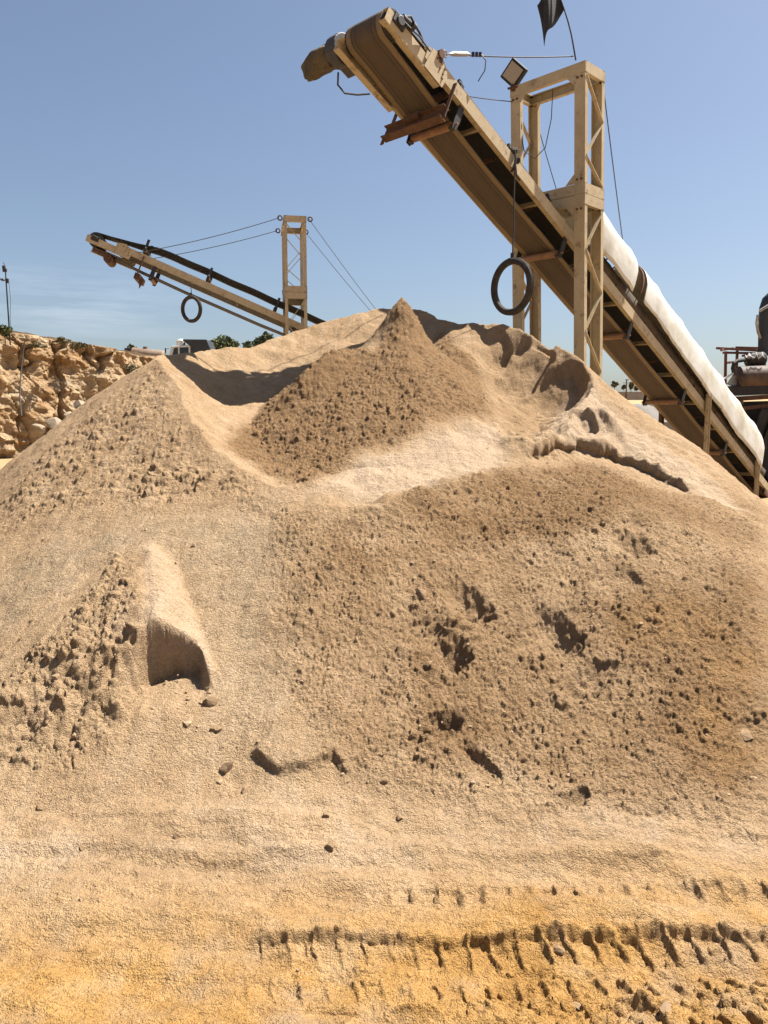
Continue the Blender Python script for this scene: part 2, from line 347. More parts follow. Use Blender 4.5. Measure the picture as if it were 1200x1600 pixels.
    tr = tr+blk*(0.024*(0.5+0.6*_h(_i(k), _i(np.floor(B/.13)), _i(k)*0, 97))*sstep(.030, .018, f)-0.008)
    z = z+tr*w_on*near*sstep(Ltr+1.2, Ltr+.6, ta)
    Bu = tb+0.24+jb                                                                # the fainter wheel mark behind it
    c = (A+0.01)/0.083; k = np.floor(c+.5); f = (c-k)*.083
    z = z+(0.0185*np.exp(-(f/0.012)**2)*np.exp(-((Bu-.015)/0.034)**2)+.012*np.exp(-((Bu+.02)/.012)**2))*sstep(.20, .40, ta/Ltr)*1.15*(0.5+_h(_i(k), _i(k)*0, _i(k)*0+3, 94))*near
    m['track'] = w_on*near*sstep(-.05, 0, B)*sstep(.7, .4, B)
    # soft heaps of spilt sand on the flat
    flat = (1-slope_up)*sstep(1.6, 2.0, Y)*sstep(3.6, 3.0, Y)
    z = z+flat*(0.075*fbm(X*1.5+.4*Y, Y*3.6, 4, 61)+0.03*np.exp(-((Y-2.72-.06*perlin(X*2, Y*0, 63)+.03*X)/.05)**2)+0.008*fbm(X*11, Y*11, 3, 62))
    return z, g, m
def lumps(X, Y, m):
    """loose clods: displaced along the surface normal"""
    X0, Y0 = X, Y
    X = X0+.010*perlin(X0*34, Y0*34, 151)+.005*perlin(X0*80, Y0*80, 153); Y = Y0+.010*perlin(X0*34, Y0*34, 152)+.005*perlin(X0*80, Y0*80, 154)
    n1 = 0.5+0.5*fbm(X*2.3, Y*2.3, 3, 101); n2 = 0.5+0.5*fbm(X*5.1, Y*5.1, 2, 102)
    pile = m['pile']
    rough = np.clip(0.95*m['front']*(0.62+0.50*n1)+.5*m['top']+0.95*m['cone']+0.15*m['conelow']+0.55*m['ridge']+0.8*m['lm']+0.1*m['rlow'], 0, 1.1)
    rough = rough*(1-0.85*m['rslope'])*(1-0.35*m['mound_r'])*(1-0.4*m['pit'])
    fine = np.clip(0.10+rough, 0, 1)*pile
    L = 0.008*rough*clods(X, Y, 0.052, 111, .55, 1.2)+0.011*rough*clods(X+5, Y+2, 0.029, 112, .85, .9)
    L = L+0.0095*fine*clods(X, Y, 0.0180, 113, .92, .7)
    L = L+0.012*rough*(0.5-np.abs(fbm(X*17+3, Y*17, 3, 125)))
    L = L+0.018*rough*fbm(X*20, Y*20, 5, 114, .72)+.010*rough*(n2-.5)*fbm(X*11, Y*11, 3, 126)+(0.004+.005*rough)*fine*fbm(X*52, Y*52, 3, 115, .7)
    L = L+(m['cone']+.8*m['top'])*(.017*clods(X, Y, .046, 131, .6, 1.0)+.014*fbm(X*12, Y*12, 4, 132, .65))
    L = L+m['ridge']*(1-m['rslope'])*(.020*clods(X, Y, .062, 133, .45, 1.0)+.016*np.clip(fbm(X*7+2*Y, Y*9, 4, 134, .6), -.2, 1))
    L = L+.010*rough*np.clip(.35+fbm(X*3.5, Y*3.5, 2, 135), 0, 1)*fbm(X*33, Y*33, 3, 136, .75)
    # larger broken crusts in patches
    patch = sstep(0.50, 0.72, n2*0.6+n1*0.4+0.10*m['lm']+0.10*m['ridge'])
    big = np.clip(0.9*m['ridge']+1.0*m['lm']+0.10*m['front']+0.5*m['mound_l'], 0, 1)*patch*(1-m['rslope'])*(1-m['mound_r'])
    L = L+0.040*big*clods(X*0.9+Y*0.5, Y*0.9-X*0.5, 0.085, 116, .60, 1.0)+0.018*big*clods(X, Y, 0.04, 117, .7)
    # crater walls: crumbly
    L = L+m['rwall']*(0.02*fbm(X*4.3, Y*4.3, 4, 118, .6)+0.02*clods(X, Y, .12, 119, .4))
    # scattered single clods everywhere, few on the flat
    L = L+(0.009*clods(X, Y, 0.075, 120, .05, .7)*np.clip(.4+n1, 0, 1)+0.009*clods(X+1, Y+4, 0.04, 121, .05, .7))*np.clip(pile+.35, 0, 1)*(1-.6*m['rslope'])
    # rills running down the smooth flanks
    L = L+pile*(1-rough)*0.006*fbm(X*16, Y*3.0, 3, 122)
    L = L+(1-pile)*(0.0035*fbm(X*26, Y*26, 4, 123, .62)+0.006*clods(X, Y, .022, 124, .25, 1)*(.3+m['track']))
    return L

# ------------------------------------------------------------------ materials
def mat(name): 
    m = bpy.data.materials.new(name); m.use_nodes = True
    n, l = m.node_tree.nodes, m.node_tree.links; b = n['Principled BSDF']
    return m, n, l, b
ALB = 0.54                                                # overall scale of the base colours below
def ramp(n, stops, interp='LINEAR', k=None):
    k = ALB if k is None else k
    r = n.new('ShaderNodeValToRGB'); e = r.color_ramp.elements; r.color_ramp.interpolation = interp
    while len(e) < len(stops): e.new(0.5)
    for q, (p, c) in zip(e, stops): q.position = p; q.color = (c[0]*k, c[1]*k, c[2]*k, 1)
    return r
def noise(n, l, vec, scale, detail=4, rough=.6):
    t = n.new('ShaderNodeTexNoise'); t.inputs['Scale'].default_value = scale; t.inputs['Detail'].default_value = detail; t.inputs['Roughness'].default_value = rough
    if vec is not None: l.new(vec, t.inputs['Vector'])
    return t
def mix(n, l, fac, a, b, blend='MIX'):
    x = n.new('ShaderNodeMix'); x.data_type = 'RGBA'; x.blend_type = blend
    for i, v in ((0, fac), (6, a), (7, b)):
        if hasattr(v, 'default_value') or hasattr(v, 'links'): l.new(v, x.inputs[i])
        elif i == 0: x.inputs[0].default_value = v
        else: x.inputs[i].default_value = (v[0]*ALB, v[1]*ALB, v[2]*ALB, 1)
    return x.outputs[2]
def math_(n, l, op, a, b=0.0, clamp=False):
    x = n.new('ShaderNodeMath'); x.operation = op; x.use_clamp = clamp
    for i, v in ((0, a), (1, b)):
        if hasattr(v, 'links'): l.new(v, x.inputs[i])
        else: x.inputs[i].default_value = v
    return x.outputs[0]
def maprange(n, l, v, a, b, c=0, d=1):
    x = n.new('ShaderNodeMapRange'); x.inputs[1].default_value = a; x.inputs[2].default_value = b; x.inputs[3].default_value = c; x.inputs[4].default_value = d
    l.new(v, x.inputs[0]); return x.outputs[0]
def bump(n, l, b, h, strength, dist):
    x = n.new('ShaderNodeBump'); x.inputs['Strength'].default_value = strength; x.inputs['Distance'].default_value = dist
    l.new(h, x.inputs['Height']); l.new(x.outputs[0], b.inputs['Normal']); return x
def attr(n, name):
    a = n.new('ShaderNodeAttribute'); a.attribute_name = name; return a.outputs['Fac']
def objco(n): return n.new('ShaderNodeTexCoord').outputs['Object']
def mapped(n, l, vec, sc):
    m_ = n.new('ShaderNodeMapping'); m_.inputs['Scale'].default_value = sc; l.new(vec, m_.inputs[0]); return m_.outputs[0]

def make_sand():
    m, n, l, b = mat("sand"); co = objco(n)
    damp, orange, pale, grit = attr(n, 'damp'), attr(n, 'orange'), attr(n, 'pale'), attr(n, 'grit')
    c = (0.50, 0.345, 0.205)
    big = noise(n, l, co, 1.7, 5, .65).outputs['Fac']; mid = noise(n, l, co, 14, 5, .7).outputs['Fac']
    r1 = ramp(n, [(.30, (.56, .38, .215)), (.55, (.64, .45, .265)), (.75, (.71, .51, .32))]); l.new(big, r1.inputs[0])
    col = mix(n, l, pale, r1.outputs[0], (.74, .565, .39))
    col = mix(n, l, damp, col, (.385, .238, .120))
    col = mix(n, l, math_(n, l, 'MULTIPLY', maprange(n, l, grit, .40, 1.0), .65), col, (.55, .43, .285))
    oc = ramp(n, [(.30, (.56, .31, .095)), (.52, (.70, .41, .145)), (.72, (.75, .51, .26))]); l.new(noise(n, l, co, 3.1, 6, .7).outputs['Fac'], oc.inputs[0])
    col = mix(n, l, orange, col, oc.outputs[0])
    # grains: light and dark grit
    v1 = n.new('ShaderNodeTexVoronoi'); v1.inputs['Scale'].default_value = 170; l.new(co, v1.inputs['Vector'])
    gr = ramp(n, [(0.0, (.42, .40, .38)), (.35, (.80, .79, .78)), (.7, (1.0, 1.0, 1.0)), (1.0, (1.25, 1.22, 1.16))], k=1)
    sepc = n.new('ShaderNodeSeparateColor'); l.new(v1.outputs['Color'], sepc.inputs[0]); l.new(sepc.outputs[0], gr.inputs[0])
    gf = math_(n, l, 'ADD', math_(n, l, 'MULTIPLY', grit, .55), .30, True)
    col = mix(n, l, gf, col, gr.outputs[0], 'MULTIPLY')
    mr = ramp(n, [(.25, (.84, .82, .79)), (.75, (1.13, 1.13, 1.14))], k=1); l.new(mid, mr.inputs[0])
    col = mix(n, l, 1.0, col, mr.outputs[0], 'MULTIPLY')
    l.new(col, b.inputs['Base Color']); b.inputs['Roughness'].default_value = .95; b.inputs['Specular IOR Level'].default_value = .12
    f = noise(n, l, co, 95, 5, .75).outputs['Fac']; vd = v1.outputs['Distance']
    hh = math_(n, l, 'ADD', math_(n, l, 'MULTIPLY', f, .8), math_(n, l, 'MULTIPLY', vd, -.35))
    hh = math_(n, l, 'ADD', hh, math_(n, l, 'MULTIPLY', mid, 1.2))
    hh = math_(n, l, 'ADD', hh, math_(n, l, 'MULTIPLY', noise(n, l, co, 45, 4, .7).outputs['Fac'], 1.3))
    bump(n, l, b, hh, 1.0, .016)
    return m
def make_clod():
    m, n, l, b = mat("clod"); co = objco(n)
    r = ramp(n, [(.3, (.46, .31, .175)), (.7, (.58, .41, .245))]); l.new(noise(n, l, co, 9, 5).outputs['Fac'], r.inputs[0]); l.new(r.outputs[0], b.inputs['Base Color'])
    b.inputs['Roughness'].default_value = .95; bump(n, l, b, noise(n, l, co, 70, 5, .7).outputs['Fac'], .9, .008); return m
def make_paint(name, c0, c1, rust=.5, streak=(6, 6, 1.2)):
    m, n, l, b = mat(name); co = objco(n)
    f = noise(n, l, mapped(n, l, co, streak), 3.2, 6, .65).outputs['Fac']
    r = ramp(n, [(.3, c0), (.7, c1)]); l.new(f, r.inputs[0])
    rs = maprange(n, l, noise(n, l, co, 7.5, 8, .72).outputs['Fac'], .50+.08*(1-rust), .62+.08*(1-rust))
    rc = ramp(n, [(.3, (.13, .055, .022)), (.7, (.27, .12, .045))]); l.new(noise(n, l, co, 22, 4).outputs['Fac'], rc.inputs[0])
    col = mix(n, l, math_(n, l, 'MULTIPLY', rs, .75), r.outputs[0], rc.outputs[0])
    du = maprange(n, l, noise(n, l, co, 2.4, 5, .7).outputs['Fac'], .48, .68)
    col = mix(n, l, math_(n, l, 'MULTIPLY', du, .35), col, (.42, .30, .17))
    fl = maprange(n, l, noise(n, l, co, 40, 4, .7).outputs['Fac'], .60, .68)
    col = mix(n, l, math_(n, l, 'MULTIPLY', fl, .55), col, (.10, .06, .035))
    l.new(col, b.inputs['Base Color']); b.inputs['Roughness'].default_value = .62
    bump(n, l, b, noise(n, l, co, 60, 4).outputs['Fac'], .25, .004); return m
def make_simple(name, c0, c1, scale=8, rough=.8, metal=0, bs=.3, bd=.01, stretch=(1, 1, 1), bscale=None, spec=None):
    m, n, l, b = mat(name); co = mapped(n, l, objco(n), stretch)
    r = ramp(n, [(.3, c0), (.7, c1)]); l.new(noise(n, l, co, scale, 6, .65).outputs['Fac'], r.inputs[0]); l.new(r.outputs[0], b.inputs['Base Color'])
    b.inputs['Roughness'].default_value = rough; b.inputs['Metallic'].default_value = metal
    if spec is not None: b.inputs['Specular IOR Level'].default_value = spec
    bump(n, l, b, noise(n, l, co, bscale or scale*5, 4).outputs['Fac'], bs, bd); return m
def make_belt():
    m, n, l, b = mat("belt_rubber"); co = objco(n); s = n.new('ShaderNodeSeparateXYZ'); l.new(co, s.inputs[0])
    w = noise(n, l, mapped(n, l, co, (3, .6, 3)), 3, 4).outputs['Fac']
    x = math_(n, l, 'ADD', math_(n, l, 'ABSOLUTE', s.outputs[0]), math_(n, l, 'MULTIPLY', math_(n, l, 'SUBTRACT', w, .5), .02))
    D, T, L_ = (.065, .045, .030), (.135, .095, .056), (.32, .235, .13)
    r = ramp(n, [(.0, T), (.40, (.12, .085, .052)), (.46, D), (.50, T), (.60, T), (.64, (.045, .03, .02)), (.67, T), (.76, L_), (.94, L_), (.97, (.06, .04, .03)), (1.0, (.06, .04, .03))])
    l.new(maprange(n, l, x, 0, .26), r.inputs[0])
    g = ramp(n, [(.25, (.62, .60, .58)), (.8, (1.2, 1.18, 1.14))], k=1); l.new(noise(n, l, mapped(n, l, co, (14, 1.3, 6)), 4, 6, .7).outputs['Fac'], g.inputs[0])
    col = mix(n, l, 1, r.outputs[0], g.outputs[0], 'MULTIPLY')
    l.new(col, b.inputs['Base Color']); b.inputs['Roughness'].default_value = .8
    bump(n, l, b, noise(n, l, mapped(n, l, co, (10, 3, 3)), 12, 5).outputs['Fac'], .3, .006); return m
def make_tarp():
    m, n, l, b = mat("white_tarp"); co = objco(n)
    r = ramp(n, [(.28, (.70, .64, .47)), (.5, (.92, .90, .80)), (.7, (1.05, 1.05, .98))]); l.new(noise(n, l, co, 2.2, 6, .65).outputs['Fac'], r.inputs[0])
    st = maprange(n, l, noise(n, l, mapped(n, l, co, (1, .6, 1.2)), 4, 7, .72).outputs['Fac'], .50, .72)
    col = mix(n, l, math_(n, l, 'MULTIPLY', st, .60), r.outputs[0], (.60, .46, .25))
    l.new(col, b.inputs['Base Color']); b.inputs['Roughness'].default_value = .45
    bump(n, l, b, noise(n, l, co, 5, 4, .5).outputs['Fac'], .16, .03); return m
def make_cliff():
    m, n, l, b = mat("cliff_rock"); co = objco(n)
    r = ramp(n, [(.30, (.42, .21, .085)), (.42, (.60, .37, .18)), (.52, (.76, .55, .33)), (.72, (.88, .70, .47))]); l.new(noise(n, l, mapped(n, l, co, (1, 1, 1.6)), .9, 8, .72).outputs['Fac'], r.inputs[0])
    soil = attr(n, 'soil'); sc_ = ramp(n, [(.3, (.12, .075, .04)), (.7, (.24, .16, .085))]); l.new(noise(n, l, co, 2.5, 6, .7).outputs['Fac'], sc_.inputs[0])
    col = mix(n, l, soil, r.outputs[0], sc_.outputs[0])
    l.new(col, b.inputs['Base Color']); b.inputs['Roughness'].default_value = .95; b.inputs['Specular IOR Level'].default_value = .1
    bump(n, l, b, noise(n, l, co, 3.5, 10, .75).outputs['Fac'], 1.0, .25); return m
M = {
 'sand': make_sand(), 'clod': make_clod(), 'belt': make_belt(), 'tarp': make_tarp(), 'cliff': make_cliff(),
 'paint': make_paint('tan_paint', (.64, .50, .285), (.78, .64, .405), .25, (2, 2, 1.2)),
 'paint_old': make_paint('worn_tan_paint', (.56, .42, .22), (.70, .55, .32), .6, (4, 1.0, 4)),
 'rust': make_simple('rusty_steel', (.075, .036, .018), (.22, .10, .045), 14, .85, 0, .5, .006),
 'roller': make_simple('roller_rust', (.26, .125, .055), (.46, .25, .115), 10, .7, 0, .3, .004),
 'dark': make_simple('dark_steel', (.018, .016, .015), (.05, .043, .038), 9, .6, 0, .3, .004),
 'black': make_simple('black_rubber', (.012, .012, .013), (.035, .033, .032), 12, .75, 0, .4, .004),
 'tyre': make_simple('dusty_tyre', (.020, .018, .017), (.095, .072, .055), 9, .85, 0, .5, .006),
 'cable': make_simple('wire_rope', (.05, .045, .04), (.16, .14, .125), 60, .5, .4, .4, .002),
 'galv': make_simple('galvanised', (.40, .39, .37), (.60, .59, .56), 25, .45, .5, .2, .002),
 'skirt': make_simple('skirt_rubber', (.030, .022, .016), (.16, .105, .06), 6, .8, 0, .4, .01, (1, .6, 2)),
 'cloth': make_simple('dirty_canvas', (.07, .050, .022), (.24, .175, .075), 7, .9, 0, .6, .02),
 'motor': make_simple('motor_paint', (.03, .035, .05), (.10, .085, .075), 9, .6, 0, .3, .004),
 'white': make_simple('white_paint', (.82, .80, .74), (1.05, 1.04, 1.0), 6, .5),
 'lens': make_simple('lamp_lens', (.50, .40, .26), (.62, .52, .36), 4, .25),  # tan base colour stands in for the reflection on the lamp face
 'glass': make_simple('dark_glass', (.02, .025, .03), (.05, .055, .06), 2, .12),
 'navy': make_simple('navy_steel', (.015, .022, .030), (.040, .050, .060), 3, .55),
 'leaf': make_simple('leaf', (.07, .10, .04), (.20, .24, .09), 3, .7),
 'dryleaf': make_simple('dry_leaf', (.10, .095, .04), (.24, .20, .09), 3, .8),
 'bark': make_simple('bark', (.06, .045, .03), (.14, .10, .07), 9, .9, 0, .6, .03),
 'redox': make_simple('red_oxide', (.19, .055, .030), (.34, .125, .06), 8, .75),
 'tankrust': make_simple('scorched_tank', (.030, .026, .024), (.30, .155, .075), 2.2, .7, 0, .3, .02, (1, .5, .6)),
 'tank': make_simple('faded_tank', (.20, .085, .05), (.42, .34, .24), 1.1, .7, 0, .3, .02),
 'stone_dark': make_simple('damp_clod', (.28, .175, .09), (.42, .28, .15), 9, .95, 0, .9, .01, (1, 1, 1), 60),
 'concrete': make_simple('concrete', (.34, .31, .27), (.50, .46, .40), 2.2, .9, 0, .5, .02),
 'gravel': make_simple('grey_gravel', (.26, .235, .21), (.40, .37, .33), 18, .95, 0, .8, .05),
 'gravel_shade': make_simple('shaded_gravel', (.06, .06, .065), (.13, .125, .13), 14, .95, 0, .8, .05),  # darker copy of the gravel: shadow side of the heaps put into the colour
 'stone': make_simple('limestone', (.34, .26, .17), (.50, .40, .28), 3, .95, 0, .8, .03, (1, 1, 1), 14),
 'rag': make_simple('grey_rag', (.28, .26, .24), (.50, .47, .44), 10, .9),
 'sooty': make_simple('sooty_steel', (.010, .009, .009), (.040, .032, .027), 4, .75, 0, .5, .02),
}

# ------------------------------------------------------------------ ground and sand pile: one polar sheet, split into two objects
def polar_sheet():
    th = np.concatenate([np.linspace(-180, -75, 22)[:-1], np.linspace(-75, -33, 70)[:-1], np.linspace(-33, 33, 1080), np.linspace(33, 75, 70)[1:], np.linspace(75, 180, 22)[1:]])
    r = np.concatenate([np.geomspace(0.25, 1.55, 14)[:-1], 1.55*np.exp(np.arange(0, math.log(11.0/1.55), 0.00175)), np.geomspace(11.0, 14.5, 60)[1:], np.geomspace(14.5, 6000, 90)[1:]])
    TH, RR = np.meshgrid(np.radians(th), r, indexing='ij')
    X, Y = RR*np.sin(TH), RR*np.cos(TH)
    shp = X.shape; x, y = X.ravel(), Y.ravel()
    z = np.zeros(x.shape); L = np.zeros(x.shape); at_ = {k: np.zeros(x.shape, np.float32) for k in ('damp', 'orange', 'pale', 'grit')}
    g_ = np.zeros(x.shape)
    A = (y > 1.0) & (y < 14.4) & (np.abs(x) < 7.4)
    xa, ya = x[A], y[A]
    za, ga, m = full_h(xa, ya)
    z[A] = za; g_[A] = ga; L[A] = lumps(xa, ya, m)
    nb = fbm(xa*1.4, ya*1.4, 4, 201); ns = fbm(xa*6, ya*6, 4, 202); nst = fbm(xa*9, ya*2.0, 3, 203)
    pile = m['pile']
    damp = np.clip(0.95*m['cone']*(1-.9*m['conelow'])+m['front']*np.clip(.52+.9*nb+.45*ns, .10, .95)+.45*m['top']+0.55*m['rwall']*np.clip(.6+nb, 0, 1)+.55*m['rlow']+.5*m['ridge']*np.clip(.3+1.2*ns, 0, 1), 0, 1)*pile
    damp = np.clip(damp*(1-m['rslope'])*(1-m['mound_r']), 0, 1)
    pale = np.clip(0.9*m['conelow']+.8*m['rslope']+.55*m['mound_r']+.35*sstep(0, .6, nst)+.75*(1-pile)*sstep(-.05, .35, nb+.3*ns), 0, 1)*(1-damp)
    dline = (1-pile)
    oy = ya+0.16*nb+0.06*ns-0.10*xa
    orange = dline*np.clip(sstep(2.90, 2.12, oy+.05)*1.1*np.clip(.80+.8*ns+.9*nb, .12, 1)+.30*sstep(0.1, .5, nb), 0, 1)
    orange = np.clip(orange+.40*m['rlow']*pile*sstep(-.1, .5, nb+.4*ns), 0, 1)
    grit = np.clip(.35+.65*m['gravel']+.4*ns, 0, 1)*np.clip(1-.6*m['mound_r'], 0, 1)
    for k, v in (('damp', damp), ('orange', orange), ('pale', pale), ('grit', grit)): at_[k][A] = v
    B = ~A
    at_['orange'][B] = .35; at_['pale'][B] = .3
    rr = np.hypot(x, y); az = np.degrees(np.arctan2(x, y))
    # quarry terraces far off: plateau on the left, low hill on the right
    bd_ = (x+19.5)*(-.8065)+(y-24.0)*.5913                     # metres behind the line of the quarry face
    az_w = sstep(4, -6, az)*sstep(-125, -95, az)
    plat = 4.5*sstep(1.5, 4.0, bd_)*az_w+2.2*sstep(8, 34, bd_)*az_w
    hill = (3.7*sstep(75, 105, rr)+1.0*fbm(x*.03, y*.03, 4, 210)*sstep(60, 110, rr))*sstep(4, 9, az)*sstep(120, 100, az)
    z = z+plat+hill+np.where(rr > 40, .5*fbm(x*.05, y*.05, 4, 211), 0)*sstep(40, 60, rr)
    Z = z.reshape(shp)
    under = np.zeros(x.shape); under[A] = m['under']; under = under.reshape(shp)
    P = np.stack([X, Y+under, Z], -1)
    # displace along the normal of the smooth-ish surface
    du = np.gradient(P, axis=0); dr = np.gradient(P, axis=1); N = np.cross(dr, du); N /= np.linalg.norm(N, axis=-1, keepdims=True)+1e-12
    N *= np.sign(N[..., 2:3]+1e-9)
    # on steep faces the clods are laid out in space, not in plan, or they would smear downwards
    nzf = N[..., 2].ravel(); st = sstep(.86, .66, nzf)*A; K = st > .01
    if K.any():
        xk, yk, zk = x[K], y[K], z[K]; full = np.zeros(x.shape); full[A] = np.clip(.35+m['front']+m['cone']+m['ridge']+m['lm'], 0, 1.1)-.35*m['pit']
        rk = np.clip(full[K], .12, 1.1)
        L3 = .016*rk*clods3(xk, yk, zk, .055, 611, .6)+.012*rk*clods3(xk, yk, zk, .03, 615, .7)+.010*(.4+.6*rk)*fbm3(xk*9, yk*9, zk*9, 4, 620, .6)+.006*fbm3(xk*30, yk*30, zk*30, 3, 640, .6)
        L[K] = L[K]*(1-st[K])+L3*st[K]
    P = P+N*L.reshape(shp)[..., None]
    isp = ((z-g_).reshape(shp) > 0.055) & A.reshape(shp)
    nt, nr = shp
    idx = np.arange(nt*nr).reshape(shp)
    # close the sheet round the back
    q = np.stack([idx[:-1, :-1], idx[1:, :-1], idx[1:, 1:], idx[:-1, 1:]], -1).reshape(-1, 4)
    fp = (isp[:-1, :-1] & isp[1:, 1:]).reshape(-1)
    return P.reshape(-1, 3), q, fp, at_
def mesh_np(name, V, F, material, attrs=None, smooth=True):
    me = bpy.data.meshes.new(name); used = np.unique(F); remap = np.full(len(V), -1, np.int64); remap[used] = np.arange(len(used))
    V2 = V[used].astype(np.float32); F2 = remap[F].astype(np.int32)
    me.vertices.add(len(V2)); me.vertices.foreach_set('co', V2.ravel())
    k = F2.shape[1]
    me.loops.add(F2.size); me.loops.foreach_set('vertex_index', F2.ravel())
    me.polygons.add(len(F2)); me.polygons.foreach_set('loop_start', np.arange(0, F2.size, k, dtype=np.int32)); me.polygons.foreach_set('loop_total', np.full(len(F2), k, np.int32))
    me.polygons.foreach_set('use_smooth', np.full(len(F2), smooth, bool))
    me.update(calc_edges=True)
    if attrs:
        for a, v in attrs.items():
            t = me.attributes.new(a, 'FLOAT', 'POINT'); t.data.foreach_set('value', v[used].astype(np.float32))
    me.materials.append(material)
    o = bpy.data.objects.new(name, me); COL.objects.link(o); return o
PV, PQ, PF, PA = polar_sheet()
ground = structure(mesh_np('ground', PV, PQ[~PF], M['sand'], PA))
pile = mesh_np('sand_pile', PV, PQ[PF], M['sand'], PA)
tag(pile, 'great heap of pale brown sand with a crater and a fresh damp cone inside it', 'sand pile')

# ------------------------------------------------------------------ mesh builder
class MB:
    def __init__(s): s.v, s.f = [], []
    def add(s, V, F):
        o = len(s.v); s.v += [tuple(p) for p in V]; s.f += [tuple(i+o for i in f) for f in F]; return s
    def box(s, c, size, M3=None):
        V = []
        for x in (-.5, .5):
            for y in (-.5, .5):
                for z in (-.5, .5):
                    p = Vector((x*size[0], y*size[1], z*size[2]))
                    if M3 is not None: p = M3 @ p
                    V.append(p+Vector(c))
        return s.add(V, [(0, 1, 3, 2), (4, 6, 7, 5), (0, 4, 5, 1), (2, 3, 7, 6), (0, 2, 6, 4), (1, 5, 7, 3)])
    def prism(s, prof, p0, p1, xd, yd, cap=True):
        """extrude a 2-D outline (ccw list) from p0 to p1; xd, yd span its plane"""
        p0, p1, xd, yd = Vector(p0), Vector(p1), Vector(xd).normalized(), Vector(yd).normalized(); n = len(prof)
        V = [p0+xd*a+yd*b for a, b in prof]+[p1+xd*a+yd*b for a, b in prof]
        F = [(i, (i+1) % n, (i+1) % n+n, i+n) for i in range(n)]
        if cap: F += [tuple(range(n-1, -1, -1)), tuple(range(n, 2*n))]
        return s.add(V, F)
    def bar(s, p0, p1, w, h, up=(0, 0, 1)):
        p0, p1 = Vector(p0), Vector(p1); d = (p1-p0).normalized(); u = Vector(up)
        x = d.cross(u); x = x.normalized() if x.length > 1e-4 else Vector((1, 0, 0)); y = x.cross(d).normalized()
        return s.prism([(-w/2, -h/2), (w/2, -h/2), (w/2, h/2), (-w/2, h/2)], p0, p1, x, y)
    def channel(s, p0, p1, h, fl, open_dir, up, t=.008):
        """C section: web height h centred on the line, flanges fl long towards open_dir"""
        pr = [(0, -h/2), (fl, -h/2), (fl, -h/2+t), (t, -h/2+t), (t, h/2-t), (fl, h/2-t), (fl, h/2), (0, h/2)]
        return s.prism(pr, p0, p1, open_dir, up)
    def tube(s, pts, r, seg=8, cap=True):
        pts = [Vector(p) for p in pts]; n = len(pts); R = r if isinstance(r, (list, tuple)) else [r]*n
        V, F = [], []; prev = None
        for i, p in enumerate(pts):
            d = (pts[min(i+1, n-1)]-pts[max(i-1, 0)]).normalized()
            if prev is None:
                a = d.orthogonal().normalized()
            else:
                a = prev-d*prev.dot(d); a = a.normalized() if a.length > 1e-6 else d.orthogonal().normalized()
            prev = a; b = d.cross(a)
            for k in range(seg):
                t = 2*math.pi*k/seg; V.append(p+(a*math.cos(t)+b*math.sin(t))*R[i])
        for i in range(n-1):
            for k in range(seg):
                k2 = (k+1) % seg; F.append((i*seg+k, i*seg+k2, (i+1)*seg+k2, (i+1)*seg+k))
        if cap: F += [tuple(range(seg-1, -1, -1)), tuple(range((n-1)*seg, n*seg))]
        return s.add(V, F)
    def disc(s, c, axis, r, h, seg=16):
        c, a = Vector(c), Vector(axis).normalized(); return s.tube([c-a*h/2, c+a*h/2], r, seg)
    def ring(s, c, axis, R, r, seg=40, sub=12, flat=1.0):
        c, a = Vector(c), Vector(axis).normalized(); x = a.orthogonal().normalized(); y = a.cross(x); V, F = [], []
        for i in range(seg):
            t = 2*math.pi*i/seg; d = x*math.cos(t)+y*math.sin(t)
            for k in range(sub):
                q = 2*math.pi*k/sub; V.append(c+d*(R+r*math.cos(q))+a*r*flat*math.sin(q))
        for i in range(seg):
            for k in range(sub):
                F.append((i*sub+k, ((i+1) % seg)*sub+k, ((i+1) % seg)*sub+(k+1) % sub, i*sub+(k+1) % sub))
        return s.add(V, F)
    def grid(s, P):
        """P[i][j] points"""
        n, k = len(P), len(P[0]); V = [p for row in P for p in row]
        return s.add(V, [(i*k+j, (i+1)*k+j, (i+1)*k+j+1, i*k+j+1) for i in range(n-1) for j in range(k-1)])
    def build(s, name, material, parent=None, smooth=False, bevel=0, solid=0):
        me = bpy.data.meshes.new(name); me.from_pydata(s.v, [], s.f); me.validate()
        bm = bmesh.new(); bm.from_mesh(me); bmesh.ops.recalc_face_normals(bm, faces=bm.faces); bm.to_mesh(me); bm.free()
        me.materials.append(M[material] if isinstance(material, str) else material)
        if smooth:
            me.polygons.foreach_set('use_smooth', [True]*len(me.polygons)); me.set_sharp_from_angle(angle=math.radians(38))
        o = bpy.data.objects.new(name, me); COL.objects.link(o)
        if parent is not None: o.parent = parent
        if bevel:
            m = o.modifiers.new('bevel', 'BEVEL'); m.width = bevel; m.segments = 2; m.limit_method = 'ANGLE'
        if solid:
            m = o.modifiers.new('solid', 'SOLIDIFY'); m.thickness = solid
        return o
def frame(O, D):
    D = Vector(D).normalized(); W = Vector((D.y, -D.x, 0)).normalized(); N = W.cross(D)
    return Matrix(((W.x, D.x, N.x, O[0]), (W.y, D.y, N.y, O[1]), (W.z, D.z, N.z, O[2]), (0, 0, 0, 1)))
def wire(p0, p1, sag, n=14):
    p0, p1 = Vector(p0), Vector(p1)
    return [p0.lerp(p1, i/n)-Vector((0, 0, sag*4*(i/n)*(1-i/n))) for i in range(n+1)]

